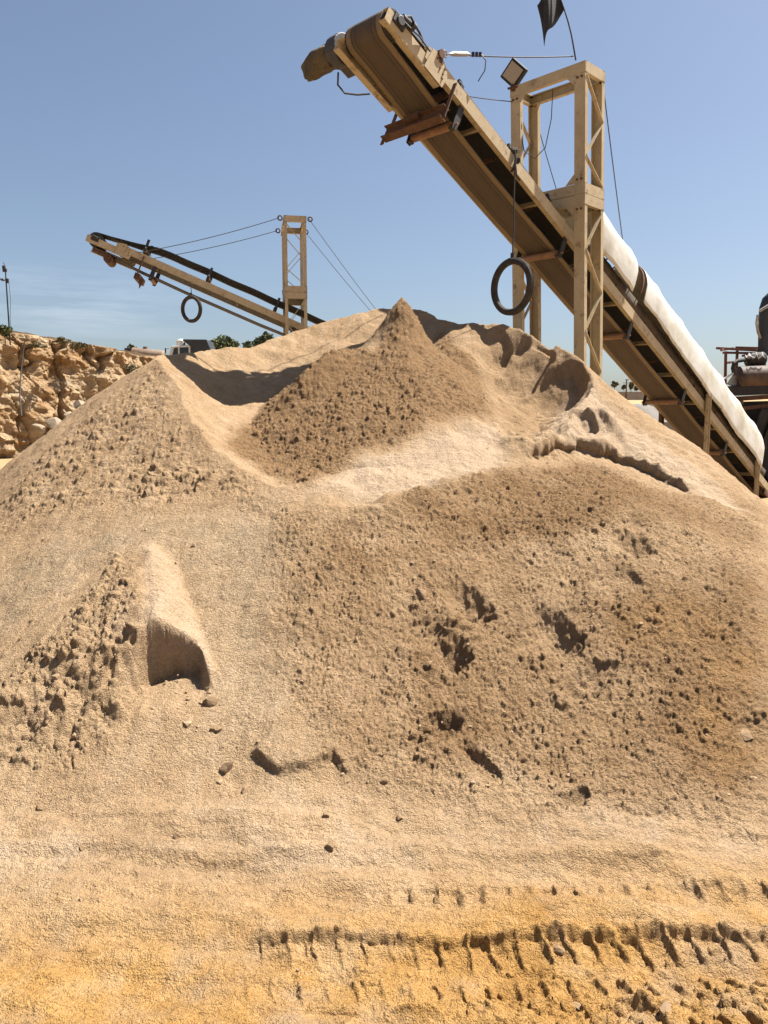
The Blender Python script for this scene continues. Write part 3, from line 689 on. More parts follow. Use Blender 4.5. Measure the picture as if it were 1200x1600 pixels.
# ------------------------------------------------------------------ stacker conveyors (local axes: x across, y down the slope, z off the belt)
HB, RD = 0.25, 0.15                                         # half belt width, drum radius
def make_conveyor(mat4, label, LEN, wS, nT, hW, nRet, rollers, crosses, idlers, belt_mat, far_extra=.10, lift_=.035, lift_d=0.0):
    root = empty('conveyor', mat4); tag(root, label, 'conveyor')
    # belt: carrying run over troughed idlers, round the head drum, back below
    top0, lift = 0.155, 0.10
    def sect(y, z, trough):                                 # a row of points across
        row = []
        for k in range(13):
            x = -HB+2*HB*k/12; e = max(0, abs(x)-0.10)
            row.append(Vector((x*(1-0.16*trough*(abs(x)/HB)), y, z+trough*e*0.62)))
        return row
    rows = []
    ys = [LEN-(LEN-0.0)*i/90 for i in range(91)]
    for y in ys:
        tr = min(1, max(0, (y-0.25)/0.9)); rows.append(sect(y, top0+0.035*min(1, y/1.2)+lift_d*min(1, y/1.5)+0.006*math.sin(y*6.3), tr))
    for i in range(1, 18):
        a = math.pi/2+math.pi*i/18; rows.append(sect(math.cos(a)*RD*1.02, math.sin(a)*RD*1.02, 0))
    for i in range(91):
        y = LEN*i/90; d = min(1, max(0, y/1.15)); d = d*d*(3-2*d)
        nearest = min(rollers, key=lambda q: abs(q-y)); sag = 0.018*min(1, abs(nearest-y)/0.7)
        rows.append(sect(y, -RD*1.02+(nRet+RD*1.02)*d-sag*(1 if y > 1.2 else 0), 0))
    inner = []
    n_ = len(rows)
    for i, row in enumerate(rows):
        c = row[6]; d_ = (rows[min(i+1, n_-1)][6]-rows[max(i-1, 0)][6]).normalized(); nn = Vector((0, d_.z, -d_.y))
        inner.append([p-nn*0.012 for p in row])
    g = MB().grid(rows); k0 = len(g.f); g.grid(inner); k1 = len(g.f)
    for e in (0, -1): g.grid([[rw[e] for rw in rows], [rw[e] for rw in inner]])
    bo = g.build('belt', belt_mat, root, True); bo.data.materials.append(M['black'])
    bo.data.polygons.foreach_set('material_index', [1 if k0 <= i < k1 else 0 for i in range(len(bo.data.polygons))])
    if not lift_d: dp = MB(); dp.box((0, LEN/2+.5, .085), (2*wS-.03, LEN-1.1, .006)); dp.build('gap_shade_sheet', 'black', root)  # added black sheet: blocks the sky so the gap between belt runs stays dark
    # head drum and shaft
    d = MB(); d.tube([(-HB-.03, 0, 0), (HB+.03, 0, 0)], RD-.008, 28).tube([(-HB-.13, 0, 0), (HB+.13, 0, 0)], .032, 12); d.build('head_drum', 'dark', root, True)
    for sgn in (-1, 1):
        b = MB(); b.box((sgn*(HB+.085), 0, 0), (.07, .16, .11)); b.disc((sgn*(HB+.125), 0, 0), (1, 0, 0), .05, .03); b.build('bearing', 'dark', root, bevel=.008)
    # side channels
    for sgn in (-1, 1):
        hh_ = hW if sgn > 0 else hW+far_extra; zc = nT-hh_/2
        m = MB(); m.channel((sgn*wS, .42, zc), (sgn*wS, LEN, zc), hh_, .065, (-sgn, 0, 0), (0, 0, 1)); m.build('side_channel', 'paint', root)
        h = MB(); zh = nT-.085-hW/2-(0 if sgn > 0 else .09)
        h.channel((sgn*(wS-.012), -.16, zh), (sgn*(wS-.012), .72, zh), hW, .08, (-sgn, 0, 0), (0, 0, 1)); h.build('head_frame', 'paint', root)
        p = MB(); x0 = sgn*(wS+.004)
        pr = [(.47, nT+.012), (.60, nT+.035), (.72, nT-.02), (.76, nT-.09), (.74, nT-.085-hW-.005), (.44, nT-.085-hW-.005)]
        p.prism(pr, (x0, 0, 0), (x0+sgn*.010, 0, 0), (0, 1, 0), (0, 0, 1)); pl = p.build('joint_plate', 'paint', root)
        for (yy, zz) in [(.56, nT-.03), (.63, nT-.03), (.69, nT-.05), (.63, nT-.09), (.69, nT-.11), (.70, nT-.16)]:
            MB().disc((x0+sgn*.014, yy, zz), (1, 0, 0), .011, .012, 6).build('bolt', 'rust', pl)
    # cross members
    for y in crosses:
        c = MB(); c.channel((-wS+.01, y, nT-hW*.72), (wS-.01, y, nT-hW*.72), .055, .035, (0, 1, 0), (0, 0, 1), .006); c.build('cross_member', 'paint_old', root)
    # return rollers hung on drop brackets
    for k, y in enumerate(rollers):
        zr = nRet-.045-.012
        r = MB(); r.tube([(-HB-.03, y, zr), (-.055, y, zr), (-.05, y, zr), (HB+.03, y, zr)], [.040, .040, .043, .043], 16).tube([(-wS-.01, y, zr), (wS+.01, y, zr)], .012, 8)
        ro = r.build('return_roller', 'roller', root, True)
        for sgn in (-1, 1):
            b = MB(); xb = sgn*(wS-.035)
            pr = [(-.028, nT-hW-.002), (.045, nT-hW-.002), (.050, zr+.05), (.030, zr-.055), (-.030, zr-.055), (-.038, zr+.04)]
            b.prism(pr, (xb, y, 0), (xb+sgn*.012, y, 0), (0, 1, 0), (0, 0, 1)); b.box((xb-sgn*.03, y, zr-.045), (.05, .055, .012)); b.build('drop_bracket', 'dark', ro)
    # carrying idlers
    for y in idlers:
        f = MB(); zi = nT+.02+lift_d*.8
        f.box((0, y, zi), (2*wS, .05, .04))
        for sgn in (-1, 1):
            f.bar((sgn*.29, y, zi), (sgn*.29, y, zi+.10+lift_d), .03, .05, (0, 1, 0)); f.bar((sgn*.12, y, zi), (sgn*.12, y, zi+.10), .025, .04, (0, 1, 0))
            f.bar((sgn*.34, y, zi), (sgn*.28, y, zi+.10), .025, .02, (0, 1, 0))
        fo = f.build('carrying_idler', 'dark', root)
        r = MB(); r.tube([(-.11, y, .105), (.11, y, .105)], .04, 12)
        for sgn in (-1, 1): r.tube([(sgn*.12, y, .11), (sgn*.275, y, .195)], .04, 12)
        r.build('idler_roller', 'rust', fo, True)
    return root

# the near conveyor: position and pitch found from its lines in the photograph
O_R = Vector((-0.1018, 8.1974, 5.4277)); D_R = Vector((0.63760, 0.63301, -0.43906))
M_R = frame(O_R, D_R); L_R = 12.0
R_ROLL = [1.10, 3.42, 5.45, 7.55, 9.6]
conv = make_conveyor(M_R, 'big near tan conveyor partly under a white arched cover, slanting down to the right', L_R, .36, .112, .140, -.20,
                     R_ROLL, [1.45, 2.75, 4.05, 5.0, 6.1, 7.1, 8.1, 9.1, 10.1, 11.2], [1.0, 2.0, 2.9, 3.8, 4.8, 5.8, 6.8, 7.8, 8.8, 9.8, 10.8], 'belt')
# rusty beam slung under the head, with an upright strap on the near side
b = MB(); zb = -.335
b.prism([(-.05, -.075), (.05, -.075), (.05, -.062), (.006, -.062), (.006, .062), (.05, .062), (.05, .075), (-.05, .075), (-.05, .062), (-.006, .062), (-.006, -.062), (-.05, -.062)], (-.47, .86, zb), (.40, .86, zb), (0, 1, 0), (0, 0, 1))
b.bar((.405, .86, zb-.06), (.405, .86, .03), .05, .014, (0, 1, 0)); b.bar((-.40, .86, zb), (-.40, .86, .0), .05, .014, (0, 1, 0)); b.bar((-.46, .86, zb-.05), (-.46, .86, zb-.14), .05, .014, (0, 1, 0))
b.box((-.05, .82, zb+.05), (.22, .05, .07)); b.build('sling_beam', 'rust', conv, bevel=.004)
# drive unit on the far end of the drum
g = MB(); g.disc((-.50, 0, 0), (1, 0, 0), .16, .15, 20); g.disc((-.41, 0, 0), (1, 0, 0), .10, .10, 16); g.box((-.50, .10, -.03), (.13, .28, .17)); g.build('gearbox', 'motor', conv, bevel=.012)
mo = MB(); mo.tube([(-.57, .0, -.01), (-.60, 0, -.01), (-.62, .0, -.01), (-.86, .0, -.01), (-.89, 0, -.01)], [.115, .12, .095, .095, .07], 20)
for k in range(7): mo.disc((-.65-.03*k, 0, -.01), (1, 0, 0), .104, .010, 20)
mo.box((-.74, -.02, .10), (.12, .10, .06)); mo.build('drive_motor', 'motor', conv, True)
rows = []
for i in range(17):
    x = -.575-.46*i/16; row = []
    for j in range(25):
        a = 2*math.pi*j/24; rr = .119+.010*math.sin(2*a+i*.35)+.006*math.sin(5*a-i*.6)+.006*math.sin(i*1.1+a)
        if i > 13: rr *= 1-.13*(i-13)
        low = max(0, -math.sin(a))**8*(.05+.05*(i in (9, 10, 11, 12)))            # the cloth hangs in a fold below
        row.append(Vector((x+.02*math.sin(3*a)*(i == 16), math.cos(a)*rr, math.sin(a)*rr-.01-low)))
    rows.append(row)
MB().grid(rows).build('motor_cover', 'cloth', conv, True, solid=.006)
h = MB(); h.tube([(-.60, .12, -.12), (-.62, .18, -.22), (-.56, .26, -.28), (-.48, .36, -.24), (-.42, .46, -.16)], .010, 8)
h.build('power_hose', 'dark', conv, True)
# take-up guard lump and grease hose on the near head frame
gr = MB(); gr.disc((.36, .06, .07), (0, 1, .2), .035, .10, 10); gr.disc((.37, .15, .08), (0, 1, 0), .045, .04, 10); gr.tube([(.37, .0, .05), (.385, .08, .13), (.37, .17, .12), (.385, .24, .09), (.365, .34, .07)], .012, 8)
gr.build('belt_tensioner', 'dark', conv, True)
gr = MB(); gr.tube([(.38, .02, .02), (.385, .12, .03), (.383, .25, .06), (.383, .44, .05)], .009, 6); gr.build('grease_hose', 'dark', conv, True)
# skirt boards and sheet-steel cover
def skirt(sgn):
    rows = []
    for i in range(121):
        y = 3.92+(L_R-4.25)*i/120; o = .008*math.sin(i*.9)+.006*math.sin(i*2.3)
        rows.append([Vector((sgn*(.315+o), y, .10)), Vector((sgn*(.330+o), y, .19)), Vector((sgn*(.345+o*.5), y, .285))])
    MB().grid(rows).build('skirt_board', 'skirt', conv, True, solid=.010)
skirt(1); skirt(-1)
def cover(y0, y1, seed, low0, low1, drop):
    n = max(14, int((y1-y0)/.04)); K = 49; rows = []
    yy = np.linspace(y0, y1, n+1)
    A_, Y_ = np.meshgrid(np.linspace(-1, 1, K), yy, indexing='ij')
    w1 = 0.018*fbm(A_*0.9+seed, Y_*0.9, 2, 300+seed)+0.010*fbm(A_*2.6+Y_*.8, Y_*1.4, 3, 320+seed)-0.03*np.abs(fbm(A_*1.6-Y_*.5, Y_*.8, 2, 330+seed))
    edge = 0.06*fbm(A_*0+seed, Y_*1.6, 4, 340+seed)
    for j in range(n+1):
        t = j/n; row = []
        for i in range(K):
            q = -1+2*i/(K-1); aq = abs(q); ang = q*math.radians(96); R_ = .445+.8*w1[i, j]*(.2+1.6*aq*aq)
            sm = (yy[j]-4.0)/.95; sm = abs(sm-round(sm))*.95; R_ += .012*math.exp(-(sm/.03)**2)-.016*math.sin(min(1, sm/.47)*math.pi/2)**2*(1-.5*aq)
            x = math.sin(ang)*R_; z = .46+math.cos(ang)*R_*1.18
            if aq > .86: z = .46-(aq-.86)/.14*(.20+low0+(low1-low0)*t+drop*edge[i, j])
            row.append(Vector((x, yy[j]+(.22*(aq**3) if seed == 2 else -.02)*t**8, z)))
        rows.append(row)
    return MB().grid(rows).build('cover', 'tarp', conv, True, solid=.006)
cover(3.95, 5.10, 1, .0, .04, .5); cover(5.42, 11.0, 2, -.02, .10, 1.0)
for y in (3.97, 5.13, 5.36, 11.0):
    hp = MB(); hp.tube([(math.sin(a)*.405, y, .46+math.cos(a)*.475) for a in np.radians(np.linspace(-100, 100, 25))], .013, 6)
    hp.build('cover_hoop', 'redox', conv, True)
# legs of the lower half
def leg(x, y, ztop, zbot, mname='paint_old'):
    p = M_R @ Vector((x, y, ztop)); inv = M_R.inverted(); q = Vector((p.x, p.y, zbot))
    m = MB(); a, bq = inv @ p, inv @ q; m.channel(a, bq, .11, .055, (1, 0, 0), (0, .9, .43)); m.build('support_leg', mname, conv)
leg(.385, 8.25, .24, 0.0); leg(-.40, 8.25, .05, 0.0, 'rust'); leg(.385, 11.0, .22, 0.0); leg(-.40, 11.0, .10, 0.0)
# worn painted marks near the foot of the near channel
mk = MB(); rm = random.Random(4)
for k in range(6):
    y = 10.15+k*.085
    mk = MB(); mk.box((.3625, y, .045), (.005, .022, .075)); mk.box((.3625, y+.026, .045+rm.choice((-.03, 0, .03))), (.005, .030, .020)); mk.build('stencil_mark', 'white', conv)
tb_ = MB(); tb_.box((0, L_R-.06, -.02), (.62, .32, .26)); tb_.box((.345, L_R+.08, -.10), (.05, .5, .10)); tb_.box((-.345, L_R+.08, -.10), (.05, .5, .10)); tb_.build('tail_box', 'rust', conv, bevel=.01)

# ------------------------------------------------------------------ braced support towers
def make_tower(mat4, label, wl_, dep, ztop, zmid, lean, colw=.15, near_bars=True, seed=1):
    """local: x across the conveyor, y along it, z up; origin on the ground under the front frame"""
    root = empty('support_tower', mat4); tag(root, label, 'tower')
    sh = lambda z: lean*(z-zmid)
    def P(x, y, z): return Vector((x, y-sh(z), z))
    for sx in (-1, 1):
        for yy in (0, dep):
            inw = 1 if yy == 0 else -1
            m = MB(); m.channel(P(sx*wl_, yy, 0), P(sx*wl_, yy, ztop-.10), colw, .062, (0, inw, 0), (1, 0, 0), .012)
            m.build('column', 'paint', root)
    for z, hh in ((ztop-.06, .125), (zmid, .125), (zmid-.13, .125)):
        for yy, inw in ((-.004, 1), (dep+.004, -1)):
            m = MB(); m.channel(P(-wl_-colw/2-.004, yy, z), P(wl_+colw/2+.004, yy, z), hh, .062, (0, inw, 0), (0, 0, 1), .012)
            m.build('cross_beam', 'paint', root)
        for sx in (-1, 1):
            xx = sx*(wl_+colw/2+.004)
            m = MB(); m.channel(P(xx, -.002, z), P(xx, dep+.002, z), hh, .06, (-sx, 0, 0), (0, 0, 1), .012); m.build('side_beam', 'paint', root)
    for sx in (-1, 1):
        for z, sg in ((ztop-.12, -1), (zmid+.065, 1), (zmid-.195, -1)):
            gx = sx*(wl_-colw/2)
            m = MB(); a_ = P(gx, -.010, z); m.add([a_, a_+Vector((-sx*.12, 0, 0)), a_+Vector((0, 0, sg*.12)), a_+Vector((0, .008, 0)), a_+Vector((-sx*.12, .008, 0)), a_+Vector((0, .008, sg*.12))], [(0, 1, 2), (5, 4, 3), (0, 3, 4, 1), (1, 4, 5, 2), (2, 5, 3, 0)]) if colw > .12 else m.box(P(sx*wl_, -.008, z), (.05, .01, .05))
            m.build('gusset_plate', 'paint', root)
            m = MB(); m.disc(P(sx*wl_-.03, -.012, z+sg*.045), (0, 1, 0), .014, .012, 6); m.build('bolt', 'rust', root)
            m = MB(); m.disc(P(sx*wl_+.03, -.012, z+sg*.045), (0, 1, 0), .014, .012, 6); m.build('bolt', 'rust', root)
    for sx in (-1, 1):                                      # zigzag lacing on both sides
        xx = sx*(wl_+colw/2-.012)
        zs = [ztop-.14, ztop-.14-.46, ztop-.14-.92, zmid+.08]
        zs2 = [zmid-.22]; 
        while zs2[-1] > .5: zs2.append(zs2[-1]-.50)
        for Z, flip in ((zs, 0), (zs2, 1)):
            for i in range(len(Z)-1):
                a, b_ = (0.03, dep-.03) if (i+flip) % 2 == 0 else (dep-.03, 0.03)
                m = MB(); m.bar(P(xx, a, Z[i]), P(xx, b_, Z[i+1]), .010, .045, (1, 0, 0)); m.build('brace', 'paint', root)
    return root
az = math.radians(45.2)
Dh = Vector((math.sin(az), math.cos(az), 0)); Wh = Vector((math.cos(az), -math.sin(az), 0))
base = O_R+Dh*2.97+Vector((.085, 0, 0)); base.z = 0
M_T = Matrix(((Wh.x, Dh.x, 0, base.x), (Wh.y, Dh.y, 0, base.y), (0, 0, 1, 0), (0, 0, 0, 1)))
tower = make_tower(M_T, 'tall tan tower straddling the big conveyor, carrying a floodlight and a dark flag', .475, .46, 5.90, 4.45, .052)
TT = lambda x, y, z: M_T @ Vector((x, y-.052*(z-4.47), z))
CR = lambda x, y, z: M_R @ Vector((x, y, z))

# stay cables
def cable(p0, p1, sag, label, r=.007, clips=None, buckle=None, group=None, parent_name='stay_cable'):
    pts = wire(p0, p1, sag); c = MB().tube(pts, r, 6).build(parent_name, 'cable', None, True)
    tag(c, label, 'cable', group)
    p0, p1 = Vector(p0), Vector(p1); d = (p1-p0).normalized()
    if buckle:
        a, b_ = p0+d*buckle[0], p0+d*buckle[1]
        t = MB(); t.tube([a, a+d*.05, b_-d*.05, b_], [.010, .024, .024, .010], 8); t.tube([p0, a], .010, 6); t.ring(p0+d*.03, Vector((0, 0, 1)).cross(d), .03, .010, 12, 6)
        t.build('turnbuckle', 'galv', c, True)
        k = MB()
        for s_ in (.06, .12, .18): k.box(b_+d*s_, (.03, .03, .04))
        k.build('cable_clip', 'dark', c)
        e = b_+d*.2; tl = MB().tube([e, e+Vector((.05, 0, -.06)), e+Vector((.04, 0, -.16)), e+Vector((-.03, 0, -.27))], .006, 6); tl.build('cable_tail', 'cable', c, True)
    return c
eyeN = CR(.385, .60, .17)
pin = MB(); pin.disc(CR(.37, .58, .15), Wh, .045, .05, 10); pin.bar(CR(.37, .62, .08), CR(.37, .57, .17), .05, .02, Wh); pin.build('cable_eye', 'rust', None)
eyeo = [o for o in COL.objects if o.name.startswith('cable_eye')][-1]; eyeo.parent = conv; eyeo.matrix_parent_inverse = M_R.inverted()
cable(eyeN, TT(.40, -.03, 5.98), .02, 'thin taut cable with a silver turnbuckle, from the big conveyor head to its tower', .007, buckle=(.10, .42))
cable(CR(-.36, .62, .14), TT(-.52, -.01, 5.72), .03, 'thin lower cable behind the floodlight, from the conveyor head to the left tower corner', .006)
cable(TT(.50, .50, 5.80), CR(.05, 5.25, .95), .02, 'long thin cable falling from the right side of the tower to the white cover', .007)
cable(TT(-.47, .50, 5.55), CR(-.30, 4.2, .80), .02, 'thin cable seen between the columns of the tower, falling to the conveyor behind', .006)
lw = MB(); p = TT(-.30, .03, 5.82); 
lw.tube([TT(-.44, .02, 5.75), TT(-.43, .02, 5.45), TT(-.38, .05, 5.10), TT(-.25, .1, 4.98), TT(-.12, .15, 5.1), TT(-.06, .2, 5.45), TT(-.05, .22, 5.8)], .006, 6)
lw.tube([TT(-.43, .03, 5.70), TT(-.40, .03, 5.4), TT(-.43, .05, 5.1), TT(-.40, .05, 4.7), TT(-.41, .05, 4.3)], .006, 6)
o = lw.build('power_wire', 'dark', None, True); tag(o, 'loose dark wire looping down inside the top of the tower from the floodlight', 'wire')

# floodlight standing on one corner of the tower top
fl = empty('floodlight', loc=TT(-.50, -.02, 5.86)); tag(fl, 'square floodlight tipped on its corner, on the left corner of the tall tower', 'floodlight')
fdir = Vector((-.55, -.80, -.12)).normalized(); q = fdir.to_track_quat('Y', 'Z').to_matrix() @ Matrix.Rotation(math.radians(45), 3, 'Y')
def flp(v): return q @ Vector(v)+Vector((0, 0, .20))
def fbox(c, s): 
    m = MB(); m.box(flp(c), s, q); return m
fbox((0, -.03, 0), (.27, .07, .27)).build('housing', 'black', fl, bevel=.015)
fbox((0, .011, 0), (.205, .012, .205)).build('lens', 'lens', fl)
m = MB()
for k in range(7): m.box(flp((-.10+.033*k, -.085, 0)), (.010, .05, .20), q)
m.build('cooling_fin', 'black', fl)
m = MB(); m.bar((0, 0, -.02), (0, 0, .06), .06, .03); m.bar((-.06, .03, .02), (.06, -.03, .02), .03, .02); m.build('bracket', 'rust', fl)

# dark flag on a bent thin pole
fp = empty('flag', loc=TT(.43, -.02, 5.93)); tag(fp, 'ragged dark flag hanging from a thin bent pole on the tower top', 'flag')
pole_pts = [(0, 0, 0), (-.03, 0, .14), (-.065, -.01, .28), (-.11, -.02, .42), (-.165, -.03, .56), (-.24, -.04, .74), (-.32, -.05, .90)]
MB().tube(pole_pts, [.010, .010, .009, .009, .008, .007, .006], 8).build('pole', 'dark', fp, True)
rows = []
for i in range(15):
    t = i/14; a = Vector(pole_pts[4]).lerp(Vector(pole_pts[6]), t); row = []
    for j in range(15):
        s_ = j/14
        # cloth falls to the lower left from the pole
        fx = -.23*s_*(1-.2*t)+.025*math.sin(s_*6+t*3); fz = -.22*s_-.22*s_**2.2*(1-.6*t); fy = .05*math.sin(s_*6+t*2.5)-.04*s_
        if i == 0: fz += .05*math.sin(s_*9)*s_*(s_ < .95)
        row.append(a+Vector((fx, fy, fz)))
    rows.append(row)
MB().grid(rows).build('cloth', 'black', fp, True, solid=.004)

# tyre hung from the near channel
def hung_tyre(top, c, axis, R_, r_, label):
    root = empty('tyre', loc=c); tag(root, label, 'tyre')
    m = MB(); m.ring((0, 0, 0), axis, R_-r_, r_, 48, 14, 1.15); a = Vector(axis).normalized(); x = a.orthogonal().normalized(); y = a.cross(x)
    for k in (-1, 0, 1): m.ring(a*k*r_*.42, axis, R_-.004, .006, 48, 6)
    m.build('tread', 'tyre', root, True)
    rp = Vector(top)-Vector(c); t0 = Vector((0, 0, R_-2*r_-.004)); up = Vector((0, 0, R_))
    m = MB(); m.tube([up, up.lerp(rp, .3)+Vector((.008, 0, 0)), up.lerp(rp, .7), rp], .008, 6); m.ring(Vector((0, 0, R_-r_)), x if abs(x.z) < .5 else y, r_+.012, .010, 14, 6); m.disc(up+Vector((0, 0, .03)), (0, 0, 1), .022, .05, 8)
    m.build('rope', 'dark', root, True)
    return root
tp = CR(.395, 2.07, .02); tc_ = at(804, 448, tp.y); tc_ = Vector((tp.x-.01, tp.y, tc_[2]))
hung_tyre(tp, tc_, Vector((-.80, -.60, -.03)), .325, .038, 'slim worn black tyre hanging on a cord below the big near conveyor')
m = MB(); m.tube([CR(.39, 2.02, .13), CR(.405, 2.05, .05), CR(.40, 2.08, -.04), CR(.34, 2.12, -.05)], .014, 8); m.disc(CR(.37, 2.03, .15), (1, 0, 0), .035, .06, 8); m.disc(CR(.40, 2.10, .06), (0, 1, 0), .03, .05, 8); m.tube([CR(.40, 2.05, .04), CR(.36, 2.2, -.06), CR(.33, 2.3, -.03)], .01, 6)
o = m.build('rope_knot', 'dark', None, True); tag(o, 'dark knotted rope tied round the near channel above the hanging tyre', 'rope')

# ------------------------------------------------------------------ the far conveyor on the left
O_L = Vector(at(154, 379, 16.4)); E_L = Vector(at(505, 533, 17.2)); D_L = (E_L-O_L).normalized()
M_L = frame(O_L, D_L); L_L = 11.5
convl = make_conveyor(M_L, 'smaller distant tan conveyor with bare black belt, slanting down from the left', L_L, .38, .11, .135, -.22,
                      [1.25, 4.3, 7.6, 10.4], [1.2, 3.0, 4.8, 6.6, 8.4, 10.2], [0.95, 2.3, 3.8, 5.3, 6.8, 8.3, 9.8], 'black', .02, .035, .11)
m = MB(); m.bar((-.42, 1.0, -.36), (.42, 1.0, -.36), .10, .12); m.bar((.43, 1.0, -.40), (.43, 1.0, .06), .06, .02, (0, 1, 0)); m.prism([(-.05, 0), (.07, 0), (.03, -.20)], (.40, 1.1, -.38), (.42, 1.1, -.38), (0, 1, 0), (0, 0, 1)); m.build('sling_beam', 'rust', convl)
m = MB(); m.disc((.1, .35, -.26), (1, 0, 0), .09, .5, 14); m.box((.34, .18, -.20), (.06, .3, .08)); m.build('snub_roller', 'rust', convl, bevel=.006)
baseL = Vector(at(461, 509, 16.9)); DhL = Vector((D_L.x, D_L.y, 0)).normalized(); WhL = Vector((DhL.y, -DhL.x, 0))
tl = ((Vector((baseL.x, baseL.y, 0))-O_L).dot(DhL)); fb = O_L+DhL*(tl-.22); fb.z = 0
M_TL = Matrix(((WhL.x, DhL.x, 0, fb.x), (WhL.y, DhL.y, 0, fb.y), (0, 0, 1, 0), (0, 0, 0, 1)))
zt = at(458, 338, 16.6)[2]; zm = at(458, 452, 16.6)[2]
make_tower(M_TL, 'slim distant tan tower on the far conveyor, holding two pairs of stay cables', .50, .46, zt, zm, .0, .10)
TL = lambda x, y, z: M_TL @ Vector((x, y, z)); CL = lambda x, y, z: M_L @ Vector((x, y, z))
for o_ in [c for c in COL.objects if c.parent is None and c.name.startswith('support_tower')][-1:]:
    for sx in (-1, 1):
        m = MB(); m.ring((sx*.56, -.08, zt-.06), (1, 0, 0), .045, .014, 14, 6); m.ring((sx*.56, .54, zt-.06), (1, 0, 0), .045, .014, 14, 6); m.build('cable_lug', 'rust', o_, True)
for sx, nm in ((1, 'nearer'), (-1, 'farther')):
    cable(CL(sx*.38, .85, .08), TL(sx*.56, -.10, zt-.06), .05, ('upper' if sx == 1 else 'lower')+' of the two long cables from the far conveyor head to its tower', .007)
    gp = TL(sx*.56, .52, zt-.06)
    cable(gp, Vector(at(590 if sx == 1 else 580, 487, 19.5)), .02, ('right-hand' if sx == 1 else 'left-hand')+' of the two guy cables falling from the far tower behind the heap', .006)
tpL = CL(.40, 2.02, -.04); tcL = Vector((tpL.x, tpL.y, at(298, 483, tpL.y)[2]))
hung_tyre(tpL, tcL, Vector((-.48, -.9, -.05)), .275, .036, 'small black tyre hanging on a wire below the distant conveyor')

# ------------------------------------------------------------------ quarry face on the left
def pile_z(x, y): return float(base_h(np.array([x]), np.array([y]))[0][0])
def make_cliff_face():
    P0, P1 = np.array([-19.5, 24.0]), np.array([-9.6, 37.5]); L = np.linalg.norm(P1-P0); d = (P1-P0)/L; nrm = np.array([d[1], -d[0]])
    if nrm[1] > 0: nrm = -nrm
    ns, nq = 420, 170
    s_ = np.linspace(-4, L+1.5, ns); q = np.linspace(-0.05, 1.6, nq); S, Q = np.meshgrid(s_, q, indexing='ij')
    top = 5.35-0.05*S-0.25*sstep(L*.55, L, S)+.15*fbm(S*.8, S*0, 3, 501)
    up = np.clip(Q, 0, 1); Zr = top*up
    tilt = S+0.35*Zr
    out = 0.55*(1-up)**1.2+0.75*fbm(tilt*.45, Zr*.5+3, 4, 502, .5)
    f1, f2, r = worley(tilt*.70+.25*perlin(S, Zr, 1), Zr*.34+.2*perlin(S+4, Zr, 2), 503)
    g1, g2, r2 = worley(tilt*2.1+.2*perlin(S*2, Zr*2, 3), Zr*2.9, 504)
    out = out+0.30*(r-.5)*sstep(0, .10, f2-f1)+0.10*(r2-.5)*sstep(0, .15, g2-g1)-.12*sstep(.08, 0, f2-f1)+.10*fbm(S*3.2, Zr*3.2, 4, 505, .6)
    lay = Zr*1.5+.25*S*.15+.35*fbm(S*.4, Zr*.3, 3, 508); out = out+.07*(sstep(.25, .45, lay-np.floor(lay))-(lay-np.floor(lay)))
    c1, c2, cr = worley(S*.55+.12*perlin(S*2, Zr*2, 5), Zr*.16+.1*perlin(S, Zr*1.5, 6), 509); out = out-.30*sstep(.07, 0, c2-c1)+.55*(cr-.5)
    over = np.clip(Q-1, 0, 1)                                  # soil slope above the rock
    back = over*7.0; Zr = Zr+over*1.15*(1-.15*over)+over*.3*fbm(S*1.5, Q*9, 3, 506)
    out = out*(1-sstep(0, .12, over)*.8)
    X = P0[0]+d[0]*S+nrm[0]*(out-back); Y = P0[1]+d[1]*S+nrm[1]*(out-back)
    V = np.stack([X, Y, Zr-.05], -1).reshape(-1, 3); idx = np.arange(ns*nq).reshape(ns, nq)
    F = np.stack([idx[:-1, :-1], idx[1:, :-1], idx[1:, 1:], idx[:-1, 1:]], -1).reshape(-1, 4)
    soil = np.clip(sstep(-.02, .10, over+.05*fbm(S*2, Q*8, 3, 507)), 0, 1).reshape(-1)
    o = mesh_np('quarry_face', V, F, M['cliff'], {'soil': soil}, smooth=False); structure(o)
    return P0, d, L, nrm
CP0, Cd, CL_, Cn = make_cliff_face()

def rock(name, loc, size, seed, material, label=None, cat=None, group=None, sub=3, sharp=.35, flat=.8, rot=None):
    bm = bmesh.new(); bmesh.ops.create_icosphere(bm, subdivisions=sub, radius=1)
    r = random.Random(seed); planes = [Vector((r.gauss(0, 1), r.gauss(0, 1), r.gauss(0, 1))).normalized() for _ in range(9)]
    V = np.array([v.co[:] for v in bm.verts])
    n1 = fbm(V[:, 0]*1.6+seed*3.1, V[:, 1]*1.6+V[:, 2]*1.3, 3, seed)
    for v, nn in zip(bm.verts, n1):
        p = v.co.copy()
        for pl in planes:
            dd = p.dot(pl)-(1-sharp*.9)
            if dd > 0: p -= pl*dd*.9
        p *= 1+.16*nn
        v.co = Vector((p.x*size[0], p.y*size[1], p.z*size[2]*flat))
    me = bpy.data.meshes.new(name); bm.to_mesh(me); bm.free(); me.materials.append(M[material])
    me.polygons.foreach_set('use_smooth', [True]*len(me.polygons)); me.set_sharp_from_angle(angle=math.radians(30))
    o = bpy.data.objects.new(name, me); COL.objects.link(o); o.location = loc
    o.rotation_euler = rot or (r.uniform(-.4, .4), r.uniform(-.4, .4), r.uniform(0, 6.3))
    if label: tag(o, label, cat, group)
    return o
